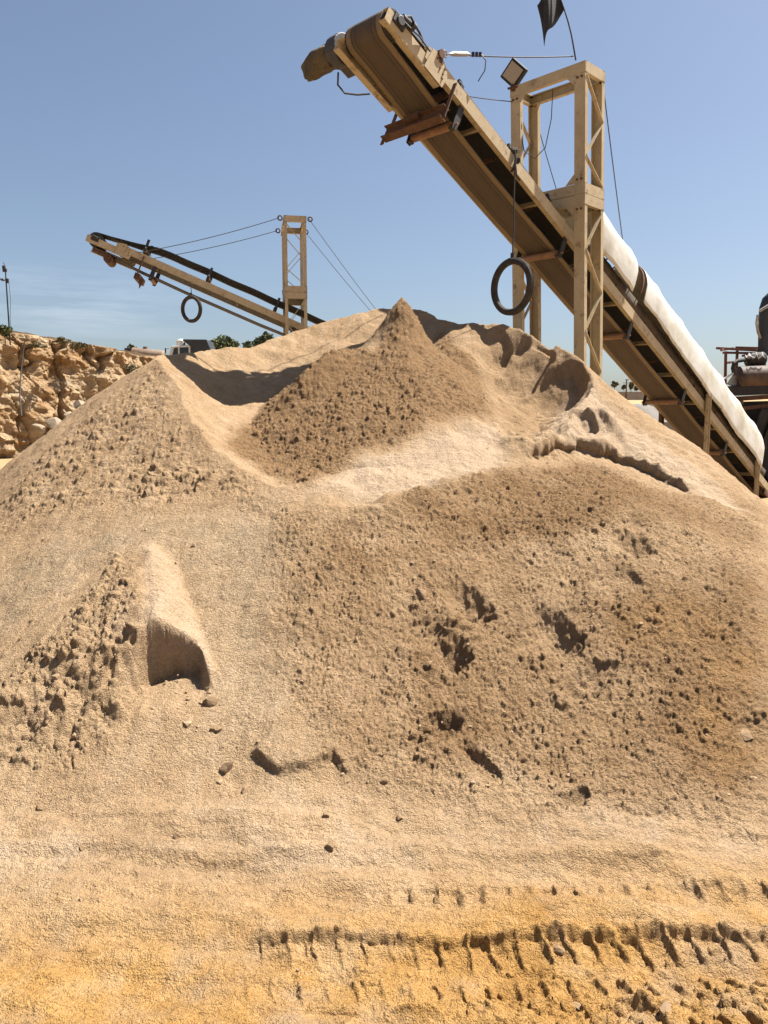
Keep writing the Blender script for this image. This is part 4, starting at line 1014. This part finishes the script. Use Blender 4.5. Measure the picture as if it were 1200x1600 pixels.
# row of pale quarried blocks at the foot of the face
BL = [(62, 662, 19, .55), (84, 654, 20, .8), (110, 643, 21, .7), (128, 628, 22, .85), (148, 622, 23, .8), (92, 676, 19, .6), (165, 612, 24, .7)]
for k, (u, v, Y, s_) in enumerate(BL):
    p = at(u, v, Y); rock('stone_block', (p[0], p[1], p[2]-.15), (.42*s_, .36*s_, .30*s_), 900+k, 'stone', 'pale squarish quarry block in the row at the foot of the cliff', 'rock', 'quarry blocks below the cliff', sub=3, sharp=.62)
# bench of rubble the blocks lie on
def bench():
    us = np.linspace(-60, 260, 60); rows = []
    for i, u in enumerate(us):
        Yc = 16.5+(u/260)*8; v0 = 745-(u/260)*130; row = []
        for j in range(12):
            t = j/11; p = at(u, v0, Yc); row.append(Vector((p[0]-t*1.5, p[1]-1.6+t*6.0, max(0.0, p[2]*(min(1, t*3.2)))-.02+.12*math.sin(i*1.3+j)*t)))
        rows.append(row)
    o = MB().grid(rows).build('rubble_bench', 'stone', None, True); structure(o)
bench()

# ------------------------------------------------------------------ plants
def leaf_cloud(mb, c, rad, n, size, rnd, clumps=9):
    cl = []
    for _ in range(clumps):
        d = Vector((rnd.gauss(0, 1), rnd.gauss(0, 1), rnd.gauss(0, .8))).normalized()*rnd.uniform(.2, .85); cl.append((d, rnd.uniform(.28, .5)))
    for _ in range(n):
        d, r = rnd.choice(cl); o = Vector((rnd.gauss(0, 1), rnd.gauss(0, 1), rnd.gauss(0, 1))).normalized()*r*rnd.uniform(.5, 1)**.5
        p = Vector(((d+o).x*rad[0], (d+o).y*rad[1], (d+o).z*rad[2]))+Vector(c)
        q = Quaternion(Vector((rnd.gauss(0, 1), rnd.gauss(0, 1), rnd.gauss(0, 1))).normalized(), rnd.uniform(0, 6.28)); s_ = size*rnd.uniform(.6, 1.4)
        mb.add([p+q @ Vector(w) for w in ((-s_, 0, 0), (0, -s_*.45, s_*.1), (s_, 0, 0), (0, s_*.45, s_*.1))], [(0, 1, 2, 3)])
def tree(name, base, h, wd, label, cat, seed, material='leaf', n=1500, group=None, size=.20):
    r = random.Random(seed); root = empty(name, loc=base); tag(root, label, cat, group)
    t = MB(); top = Vector((r.uniform(-.1, .1)*h, 0, h*.62)); t.tube([(0, 0, -.3), top*.35, top*.7, top], [h*.035, h*.028, h*.02, h*.008], 8)
    for k in range(6):
        a = r.uniform(0, 6.28); s0 = top*r.uniform(.45, .9); t.tube([s0, s0+Vector((math.cos(a)*wd*.25, math.sin(a)*wd*.25, h*.13)), s0+Vector((math.cos(a)*wd*.42, math.sin(a)*wd*.42, h*.22))], [h*.014, h*.01, h*.004], 6)
    t.build('trunk', 'bark', root, True)
    c = MB(); leaf_cloud(c, (0, 0, h*.55), (wd*.5, wd*.5, h*.46), n, size, r, 16); c.build('crown', material, root)
    return root
def ptree(u, vtop, vbase, upx, Y, *a, **k):
    b_ = at(u, vbase, Y); t_ = at(u, vtop, Y); tree('tree' if k.pop('big', True) else 'bush', b_, (t_-b_)[2], upx/1200*Y, *a, **k)
ptree(342, 524, 566, 52, 78, 'dense dark green tree beside the dump truck on the skyline', 'tree', 31, n=2600, size=.26)
ptree(316, 536, 566, 22, 80, 'low dark bush between the truck and the dense tree', 'bush', 32, n=800, size=.24, big=False)
ptree(413, 516, 560, 34, 74, 'dark green tree half hidden behind the crater rim, below the far conveyor', 'tree', 33, n=1600, size=.24)
ptree(390, 532, 560, 20, 76, 'small dark green treetop left of the half hidden tree', 'tree', 34, n=800, size=.24)
ptree(208, 541, 562, 24, 58, 'dark round bush beside the lying tank on the skyline', 'bush', 35, n=900, size=.16, big=False)
ptree(8, 506, 526, 30, 25.5, 'dark green scrub bush at the left end of the cliff top', 'bush', 36, n=900, size=.07, big=False)
for k, (u, v, Y, w_, h_) in enumerate([(100, 527, 31.5, 26, 10), (122, 530, 32.5, 22, 12), (60, 536, 29, 24, 8), (150, 545, 34, 24, 8), (188, 553, 36, 18, 8)]):
    p = at(u, v+h_, Y); r = random.Random(50+k); o = MB(); leaf_cloud(o, (0, 0, .1), (w_/1200*Y*.5, .5, h_/1200*Y*.6), 380, .06, r, 7)
    t = o.build('shrub', 'dryleaf'); t.location = p
    tag(t, 'dry olive shrub growing on the brown soil band above the quarry face', 'shrub', 'dry shrubs along the cliff top')
for k, (u, v, Y, w_, h_) in enumerate([(205, 575, 33.5, 40, 16), (222, 590, 33, 30, 14)]):
    p = at(u, v, Y-1.2); r = random.Random(70+k); o = MB(); leaf_cloud(o, (0, 0, 0), (w_/1200*Y*.5, .4, h_/1200*Y*.6), 420, .055, r, 7)
    t = o.build('shrub', 'dryleaf'); t.location = p
    tag(t, ('upper' if k == 0 else 'lower')+' dry yellowish shrub clinging to the rock face by the heap', 'shrub')

# ------------------------------------------------------------------ things on the skyline
pb = at(15, 520, 26.0); pt = at(8, 416, 26.0)
lp = empty('utility_pole', loc=pb); tag(lp, 'thin dark leaning pole with a short arm on the cliff top', 'pole')
tv = Vector(pt)-Vector(pb)
MB().tube([(0, 0, -.4), tv*.5, tv*.9, tv], [.026, .024, .02, .014], 8).build('shaft', 'dark', lp, True)
m = MB(); a = tv*.80; m.tube([a, a+Vector((-.10, 0, -.03)), a+Vector((-.22, 0, .02))], .018, 6); m.box(a+Vector((-.12, 0, .0)), (.05, .05, .07)); m.box(a+Vector((-.22, 0, .03)), (.06, .05, .05)); m.build('arm', 'dark', lp)
m = MB(); a = tv*.93; m.box(a+Vector((-.02, 0, .02)), (.12, .07, .10)); m.box(a+Vector((-.06, 0, .12)), (.06, .05, .10)); m.tube([tv, tv+Vector((-.05, 0, .12))], .012, 6); m.build('fitting', 'dark', lp)
m = MB(); m.box(tv*.78+Vector((.05, -.03, 0)), (.09, .07, .14)); m.build('junction_box', 'dark', lp)
m = MB(); m.tube([tv*.78+Vector((.09, 0, 0)), tv*.5+Vector((.10, 0, 0)), tv*.2+Vector((.05, 0, 0)), (.06, 0, 0)], .007, 5); m.build('lead_wire', 'dark', lp, True)
# hose hanging down the rock
hs = [at(65, 540, 26.3), at(63, 556, 26.2), at(60, 590, 25.9), at(59, 620, 25.4), at(62, 650, 25.0)]
o = MB().tube([Vector(p)+Vector((0, -1.25, 0)) for p in hs], .022, 8).build('hose', 'dark', None, True); tag(o, 'dark hose hanging straight down the rock face', 'hose')

tp0 = at(286, 561, 68.0); tz = float(tp0[2]); SCT = 68.0/1200
tr = empty('dump_truck', loc=(tp0[0], tp0[1], tz-1.6)); tag(tr, 'white cab dump truck with a dark tipping body, half hidden by the heap', 'truck')
def tb(c, s_): return MB().box(c, s_)
cb = MB(); cb.prism([(-.95, 1.0), (-.95, 1.75), (-.70, 2.62), (.95, 2.72), (.95, 1.0)], (0, -1.1, 0), (0, 1.1, 0), (1, 0, 0), (0, 0, 1)); cb.build('cab', 'white', tr, bevel=.06)
w = MB(); w.prism([(-.62, 1.85), (-.45, 2.45), (-.12, 2.48), (-.12, 1.85)], (0, -1.13, 0), (0, -1.10, 0), (1, 0, 0), (0, 0, 1)); w.build('window', 'glass', tr)
w = MB(); w.prism([(.02, 1.85), (.02, 2.48), (.78, 2.52), (.78, 1.85)], (0, -1.13, 0), (0, -1.10, 0), (1, 0, 0), (0, 0, 1)); w.build('window', 'glass', tr)
w = MB(); w.prism([(-.955, 1.80), (-.735, 2.52), (-.76, 2.53), (-.98, 1.81)], (0, -.9, 0), (0, .9, 0), (1, 0, 0), (0, 0, 1)); w.build('windscreen', 'glass', tr)
m = MB(); m.box((-1.15, -1.25, 2.2), (.10, .06, .45)); m.bar((-.9, -1.1, 2.4), (-1.15, -1.25, 2.35), .04, .04); m.build('mirror', 'dark', tr)
m = MB(); m.tube([(-.15, 0, 2.7), (-.15, 0, 3.15), (-.15, 0, 3.3)], [.38, .38, .25], 18); m.build('roof_tank', 'white', tr, True)
bd = MB(); bd.prism([(1.0, 1.25), (1.0, 2.55), (.35, 3.05), (.25, 3.18), (2.35, 3.16), (2.75, 2.2), (5.6, 2.0), (6.2, 1.9), (6.0, 1.25)], (0, -1.2, 0), (0, 1.2, 0), (1, 0, 0), (0, 0, 1)); bd.build('tipper_body', 'navy', tr, bevel=.04)
for k in range(5):
    m = MB(); m.box((2.9+.7*k, -1.24, 1.7), (.09, .06, .75)); m.build('body_rib', 'navy', tr)
m = MB(); m.box((2.2, 0, .95), (6.6, .9, .3)); m.build('chassis', 'dark', tr)
for x in (-.3, 3.6, 4.9):
    for sg in (-1, 1):
        wv = MB(); wv.ring((x, sg*1.0, .52), (0, 1, 0), .36, .16, 24, 10, 1.1); wv.disc((x, sg*1.0, .52), (0, 1, 0), .26, .18, 16); wv.build('wheel', 'black', tr, True)

tk0 = at(232, 556, 56.0)
tk = empty('water_tank', loc=tk0); tag(tk, 'faded rusty cylindrical tank lying on the skyline beside a round bush', 'tank')
MB().tube([(-1.15, 0, .12), (-1.1, 0, .14), (1.05, 0, -.08), (1.1, 0, -.09)], [.36, .46, .46, .36], 24).build('barrel', 'tank', tk, True)
m = MB(); m.box((-1.35, 0, .25), (.5, .7, .55)); m.build('pump_box', 'dark', tk, bevel=.03)
m = MB(); m.disc((-.2, 0, .58), (0, 0, 1), .16, .12, 14); m.build('hatch', 'tank', tk)
m = MB(); m.bar((-1.3, -.3, -.45), (1.2, -.3, -.62), .10, .15); m.bar((-1.3, .3, -.45), (1.2, .3, -.62), .10, .15); m.build('skid', 'dark', tk)

# ------------------------------------------------------------------ yard beyond the right-hand conveyor
def cone_heap(u, v, Y, r_, label, material, seed):
    p = at(u, v, Y); n = 48; V, F = [], []; R_ = 24
    for i in range(R_+1):
        t = i/R_
        for k in range(n):
            a = 2*math.pi*k/n; rr = r_*t*(1+.06*math.sin(3*a+seed)+.03*math.sin(7*a)); z = p[2]*(1-t)**1.0-.15*p[2]*math.exp(-t*9)
            V.append((p[0]+rr*math.cos(a), p[1]+rr*math.sin(a), z+.05*math.sin(a*11+i*1.7)*t*(1-t)))
    for i in range(R_):
        for k in range(n): F.append((i*n+k, i*n+(k+1) % n, (i+1)*n+(k+1) % n, (i+1)*n+k))
    o = MB().add(V, F).build('gravel_heap', material, None, True); tag(o, label, 'gravel heap'); return o
cone_heap(996, 618, 34, 4.6, 'pale grey gravel heap seen between the big conveyor and the sand', 'gravel', 1)
cone_heap(965, 617, 46, 5.5, 'gravel heap coloured as in shadow, behind the pale gravel heap', 'gravel_shade', 2)
cone_heap(1030, 612, 40, 4.2, 'gravel heap coloured as in shadow, under the big conveyor beside a rusty leg', 'gravel_shade', 3)
pw = at(1035, 680, 17.0)
wl_o = MB(); 
wl_o.box((pw[0]+.30, 17.2, .75), (.95, .25, 1.75)); wl_o.box((pw[0]+1.2, 17.6, .45), (.35, .3, 1.2)); 
o = MB().box((pw[0]+.30, 17.2, .72), (1.05, .25, 1.62)).build('concrete_wall', 'concrete', None, bevel=.02); tag(o, 'grey concrete wall panel standing under the big conveyor', 'wall')
o = MB().box((pw[0]+1.55, 16.9, .35), (.30, .30, 1.0)).build('concrete_block', 'concrete', None, bevel=.03); tag(o, 'small pale concrete block beside the wall panel under the conveyor', 'block')
# lamp post and shrubs on the hill
b_ = at(978, 622, 70); lpst = empty('lamp_post', loc=b_); tag(lpst, 'distant lamp post with two arms on the hill beyond the gravel', 'lamp post')
MB().tube([(0, 0, -.5), (0, 0, 1.6)], [.07, .05], 8).build('post', 'rust', lpst); m = MB(); m.bar((-.32, 0, 1.35), (.26, 0, 1.35), .04, .04); m.bar((-.1, 0, 1.62), (.20, 0, 1.62), .10, .07); m.build('arm', 'dark', lpst)
for k, (u, v, hpx, wpx, d_) in enumerate([(960, 607, 11, 10, 'left of'), (986, 609, 14, 8, 'close to the right of'), (995, 611, 8, 8, 'farther right of'), (975, 609, 8, 6, 'just left against')]):
    p = at(u, v, 84+k); t = at(u, v-hpx, 84+k); tree('tree', p, (t-p)[2], wpx/1200*84, 'small hazy tree on the far hill '+d_+' the lamp post', 'tree', 80+k, 'dryleaf', 320, None, .16)
hb = at(985, 616, 88)
o = MB().box((hb[0], 88, hb[2]-.2), (7.5, 1.0, .9)).build('boundary_wall', 'concrete', None); tag(o, 'long low wall on the far hill behind the lamp post', 'wall')

# crushing plant at the right edge
cp = empty('crushing_plant', loc=(0, 0, 0)); tag(cp, 'dark sooty crushing plant with a tall exhaust pipe at the right edge', 'machine')
YP = 17.5
def pt_(u, v, dy=0): return Vector(at(u, v, YP+dy))
m = MB(); e0 = pt_(1194, 556, .6); m.tube([e0, pt_(1195, 500, .6), pt_(1196, 482, .6), pt_(1200, 470, .6), pt_(1207, 463, .6), pt_(1218, 461, .6)], .135, 16); m.build('exhaust_pipe', 'navy', cp, True)
m = MB(); m.tube([pt_(1184, 492, .3), pt_(1182, 505, .3), pt_(1184, 518, .4), pt_(1188, 528, .5)], .03, 8); m.tube([pt_(1187, 486, .4), pt_(1200, 478, .4), pt_(1210, 475, .4)], .035, 8); m.build('bracket_pipe', 'galv', cp, True)
m = MB(); m.tube([pt_(1152, 590), pt_(1154, 590), pt_(1215, 588), pt_(1260, 587)], [.20, .25, .25, .25], 24); m.build('fuel_tank', 'tankrust', cp, True)
m = MB(); m.tube([pt_(1166, 562, .2), pt_(1168, 562, .2), pt_(1192, 561, .2), pt_(1196, 561, .2)], [.12, .16, .16, .10], 18); m.build('silencer', 'sooty', cp, True)
m = MB(); g = []
for i in range(12):
    g.append([pt_(1164+i*3.0, 553+2.2*math.sin(i*1.9)+j*4.5+(1.5*math.sin(i*2.7+j)), .2-.17*math.sin(j*.9+.4)) for j in range(5)])
m.grid(g); m.build('rag_wrap', 'rag', cp, True, solid=.008)
m = MB(); g = [[pt_(1166+i*3, 574+2*math.sin(i*2.1)+j*2.5+1.5*math.sin(i*1.3), -.27) for j in range(3)] for i in range(9)]; m.grid(g); m.build('rag_strip', 'rag', cp, True, solid=.008)
m = MB(); m.tube([pt_(1148, 586, -.05), pt_(1145, 575, -.05), pt_(1147, 568, -.05), pt_(1152, 564, 0), pt_(1170, 561, .1)], .045, 10); m.build('intake_pipe', 'sooty', cp, True)
def rail(a, b_, w_=.05, n='railing', mm='redox'): return MB().bar(a, b_, w_, w_).build(n, mm, cp)
for a, b_ in [((1120, 544, .3), (1188, 548, .9)), ((1130, 551, .6), (1186, 552, .9)), ((1127, 547, .2), (1145, 544, 1.4)), ((1150, 543, 1.2), (1188, 544, 1.4)), ((1160, 556, .8), (1185, 551, .9)),
             ((1134, 549, .4), (1133, 603, .4)), ((1152, 546, 1.0), (1150, 600, 1.0)), ((1135, 567, .4), (1152, 565, 1.0))]:
    rail(pt_(*a), pt_(*b_))
m = MB(); m.prism([(0, 0), (1, 0), (1, 1)], (0, 0, 0), (0, 0, .001), (1, 0, 0), (0, 1, 0)) if False else None
pts = [pt_(1136, 600), pt_(1150, 580), pt_(1149, 592), pt_(1156, 605), pt_(1152, 606)]
m = MB(); k = len(pts); m.add([p for p in pts]+[p+Vector((0, .03, 0)) for p in pts], [tuple(range(k)), tuple(range(2*k-1, k-1, -1))]+[(i, (i+1) % k, (i+1) % k+k, i+k) for i in range(k)]); m.build('guard_plate', 'galv', cp)
m = MB(); m.bar(pt_(1128, 594, -.1), pt_(1148, 582, -.05), .06, .03); m.build('guard_edge', 'white', cp)
m = MB(); m.bar(pt_(1138, 611), pt_(1290, 605), .30, .22); m.build('main_beam', 'sooty', cp, bevel=.02)
m = MB(); m.bar(pt_(1140, 624, .1), pt_(1290, 614, .1), .25, .10); m.build('lower_beam', 'rust', cp)
# hopper body: sloping dark plates over a shadowed underside
b0 = pt_(1150, 628); 
hp = MB(); hp.prism([(0, 0), (3.6, .1), (3.6, -2.0), (1.2, -2.0), (.35, -.75)], (b0.x-.15, YP+.15, b0.z), (b0.x-.15, YP+2.6, b0.z), (1, 0, 0), (0, 0, 1)); hp.build('hopper', 'sooty', cp, bevel=.02)
for a, b_, w_ in [((1140, 640, -.05), (1200, 634, -.05), .05), ((1133, 655, -.05), (1190, 662, -.05), .07), ((1195, 640, -.1), (1165, 720, -.1), .12), ((1215, 640, -.1), (1175, 745, -.1), .10)]:
    MB().bar(pt_(*a), pt_(*b_), w_, w_*1.6).build('hopper_rib', 'rust' if w_ < .06 else 'sooty', cp)
m = MB(); m.box((b0.x+1.7, YP+1.4, .35), (3.4, 2.2, 1.1)); m.build('base_frame', 'sooty', cp, bevel=.03)
m = MB(); m.bar(pt_(1128, 636, -.2), pt_(1160, 628, -.1), .08, .10); m.build('loose_plank', 'rust', cp)
kt = MB(); 

# ------------------------------------------------------------------ loose stones and clods on the heap
def ground_z(x, y):
    z, g, m_ = full_h(np.array([x, x]), np.array([y, y])); return float(z[0])+float(lumps(np.array([x, x]), np.array([y, y]), m_)[0])*.8
def gh(u, v):
    d = ray(u, v); d = d/d[1]; Y = np.arange(1.4, 12, .006); P = EYE[None]+Y[:, None]*d[None]
    k = np.argmax(P[:, 2] < full_h(P[:, 0], P[:, 1])[0]); return P[k]
STONES = [(658, 932, 15, 'angular brown stone sitting above the left foot holes', (.9, .9, 1.2)), (517, 1323, 10, 'rounded brown clod lying alone on the flat below the crust line', (1, .9, .9)),
          (598, 1221, 9, 'round clod beside the right end of the crust line', (1, 1, .9)), (353, 1203, 11, 'dark upright clod below the collapsed pit', (.8, .8, 1.4)),
          (382, 1237, 9, 'pale flat stone just below the collapsed pit', (.8, .7, .9)), (275, 1308, 6, 'small dark clod on the flat left of the middle', (1, 1, 1)),
          (130, 1326, 6, 'small clod at the right of the leftmost pebble cluster', (1, 1, .9)), (62, 1264, 7, 'dark clod at the left foot of the heap', (1, .9, .9)),
          (330, 1098, 13, 'cracked clod fallen against the right side of the pit', (1.2, .9, .9)), (338, 1140, 10, 'tan clod on the slope just right of the pit floor', (1.3, .9, .8)),
          (1165, 1147, 12, 'broad half-buried clod at the right edge', (1.6, 1, .42)),
          (872, 1486, 9, 'pale clod on the lower tyre track ridge', (1, .8, .8)), (1040, 1580, 13, 'squarish clod pressed by tyres at the lower right', (1.2, .9, .7)), (905, 1575, 10, 'flat grey clod in the crumbled tyre ridge', (1.1, .8, .6)),
          (510, 1275, 6, 'small round clod at the foot of the heap in the middle', (1, 1, 1)), (625, 1280, 7, 'clod at the foot of the heap right of the middle', (1, 1, .9))]
for k, (u, v, px, lab, sh) in enumerate(STONES):
    p = gh(u, v); r_ = px*np.linalg.norm(p-EYE)/1200
    rock('stone' if 'stone' in lab else 'clod', (p[0], p[1], p[2]+r_*.08), (r_*sh[0], r_*sh[1], r_*sh[2]), 40+k, 'stone_dark', lab, 'stone' if 'stone' in lab else 'clod', None, 3, .5 if 'angular' in lab else .42, 1.0)
def pebbles():
    r = np.random.default_rng(5)
    bm = bmesh.new(); bmesh.ops.create_icosphere(bm, subdivisions=1, radius=1); B = np.array([v.co[:] for v in bm.verts]); Fb = np.array([[v.index for v in f.verts] for f in bm.faces]); bm.free()
    N = 24000
    u = r.uniform(-20, 1220, N); v = r.uniform(480, 1600, N)
    th = r.uniform(math.radians(-34), math.radians(34), N); rr = 1.7*np.exp(r.uniform(0, math.log(9.5/1.7), N)); X, Y = rr*np.sin(th), rr*np.cos(th)
    z, g, m_ = full_h(X, Y); n1 = fbm(X*1.8, Y*1.8, 3, 701); n2 = fbm(X*6, Y*6, 2, 702)
    dens = np.clip(.08+.35*sstep(.0, .5, n1+.6*n2)+.5*m_['ridge']+.5*m_['lm']+.6*m_['pit']+.3*m_['front'], 0, 1)*(1-.75*m_['rslope'])*(1-.6*m_['conelow'])*(1-.8*m_['mound_r'])
    dens = dens*(1-.6*m_['rlow'])
    dens = np.where(m_['pile'] < .5, dens*.05, dens*.5)
    K = r.uniform(0, 1, N) < dens; X, Y, z = X[K], Y[K], z[K]; mk = {k: q[K] for k, q in m_.items()}
    z = z+lumps(X, Y, mk); n = len(X)
    s_ = 0.003+0.008*r.uniform(0, 1, n)**3.4+0.010*(r.uniform(0, 1, n) > .985)
    big = (r.uniform(0, 1, n) < np.clip(.010+.05*mk['ridge']+.07*mk['lm']+.22*mk['pit']+.10*np.exp(-((mk['pile']-.5)/.3)**2), 0, .14)*(1-.8*mk['rslope']))
    s_ = np.where(big, r.uniform(.008, .019, n)*r.uniform(.7, 1.2, n), s_)
    ang = r.uniform(0, 6.28, n); sq = r.uniform(.6, 1.2, (n, 3)); jit = 1+.28*r.standard_normal((n, len(B), 1))*.6
    P = B[None]*jit*sq[:, None]*s_[:, None, None]
    c, s2 = np.cos(ang)[:, None], np.sin(ang)[:, None]
    V = np.stack([P[..., 0]*c-P[..., 1]*s2+X[:, None], P[..., 0]*s2+P[..., 1]*c+Y[:, None], P[..., 2]+(z-s_*.12)[:, None]], -1).reshape(-1, 3)
    F = (Fb[None]+(np.arange(n)*len(B))[:, None, None]).reshape(-1, 3)
    o = mesh_np('pebbles', V, F, M['clod'], smooth=False); o['kind'] = 'stuff'; tag(o, 'small crumbs of sand and gravel strewn over the heap and ground', 'gravel')
pebbles()
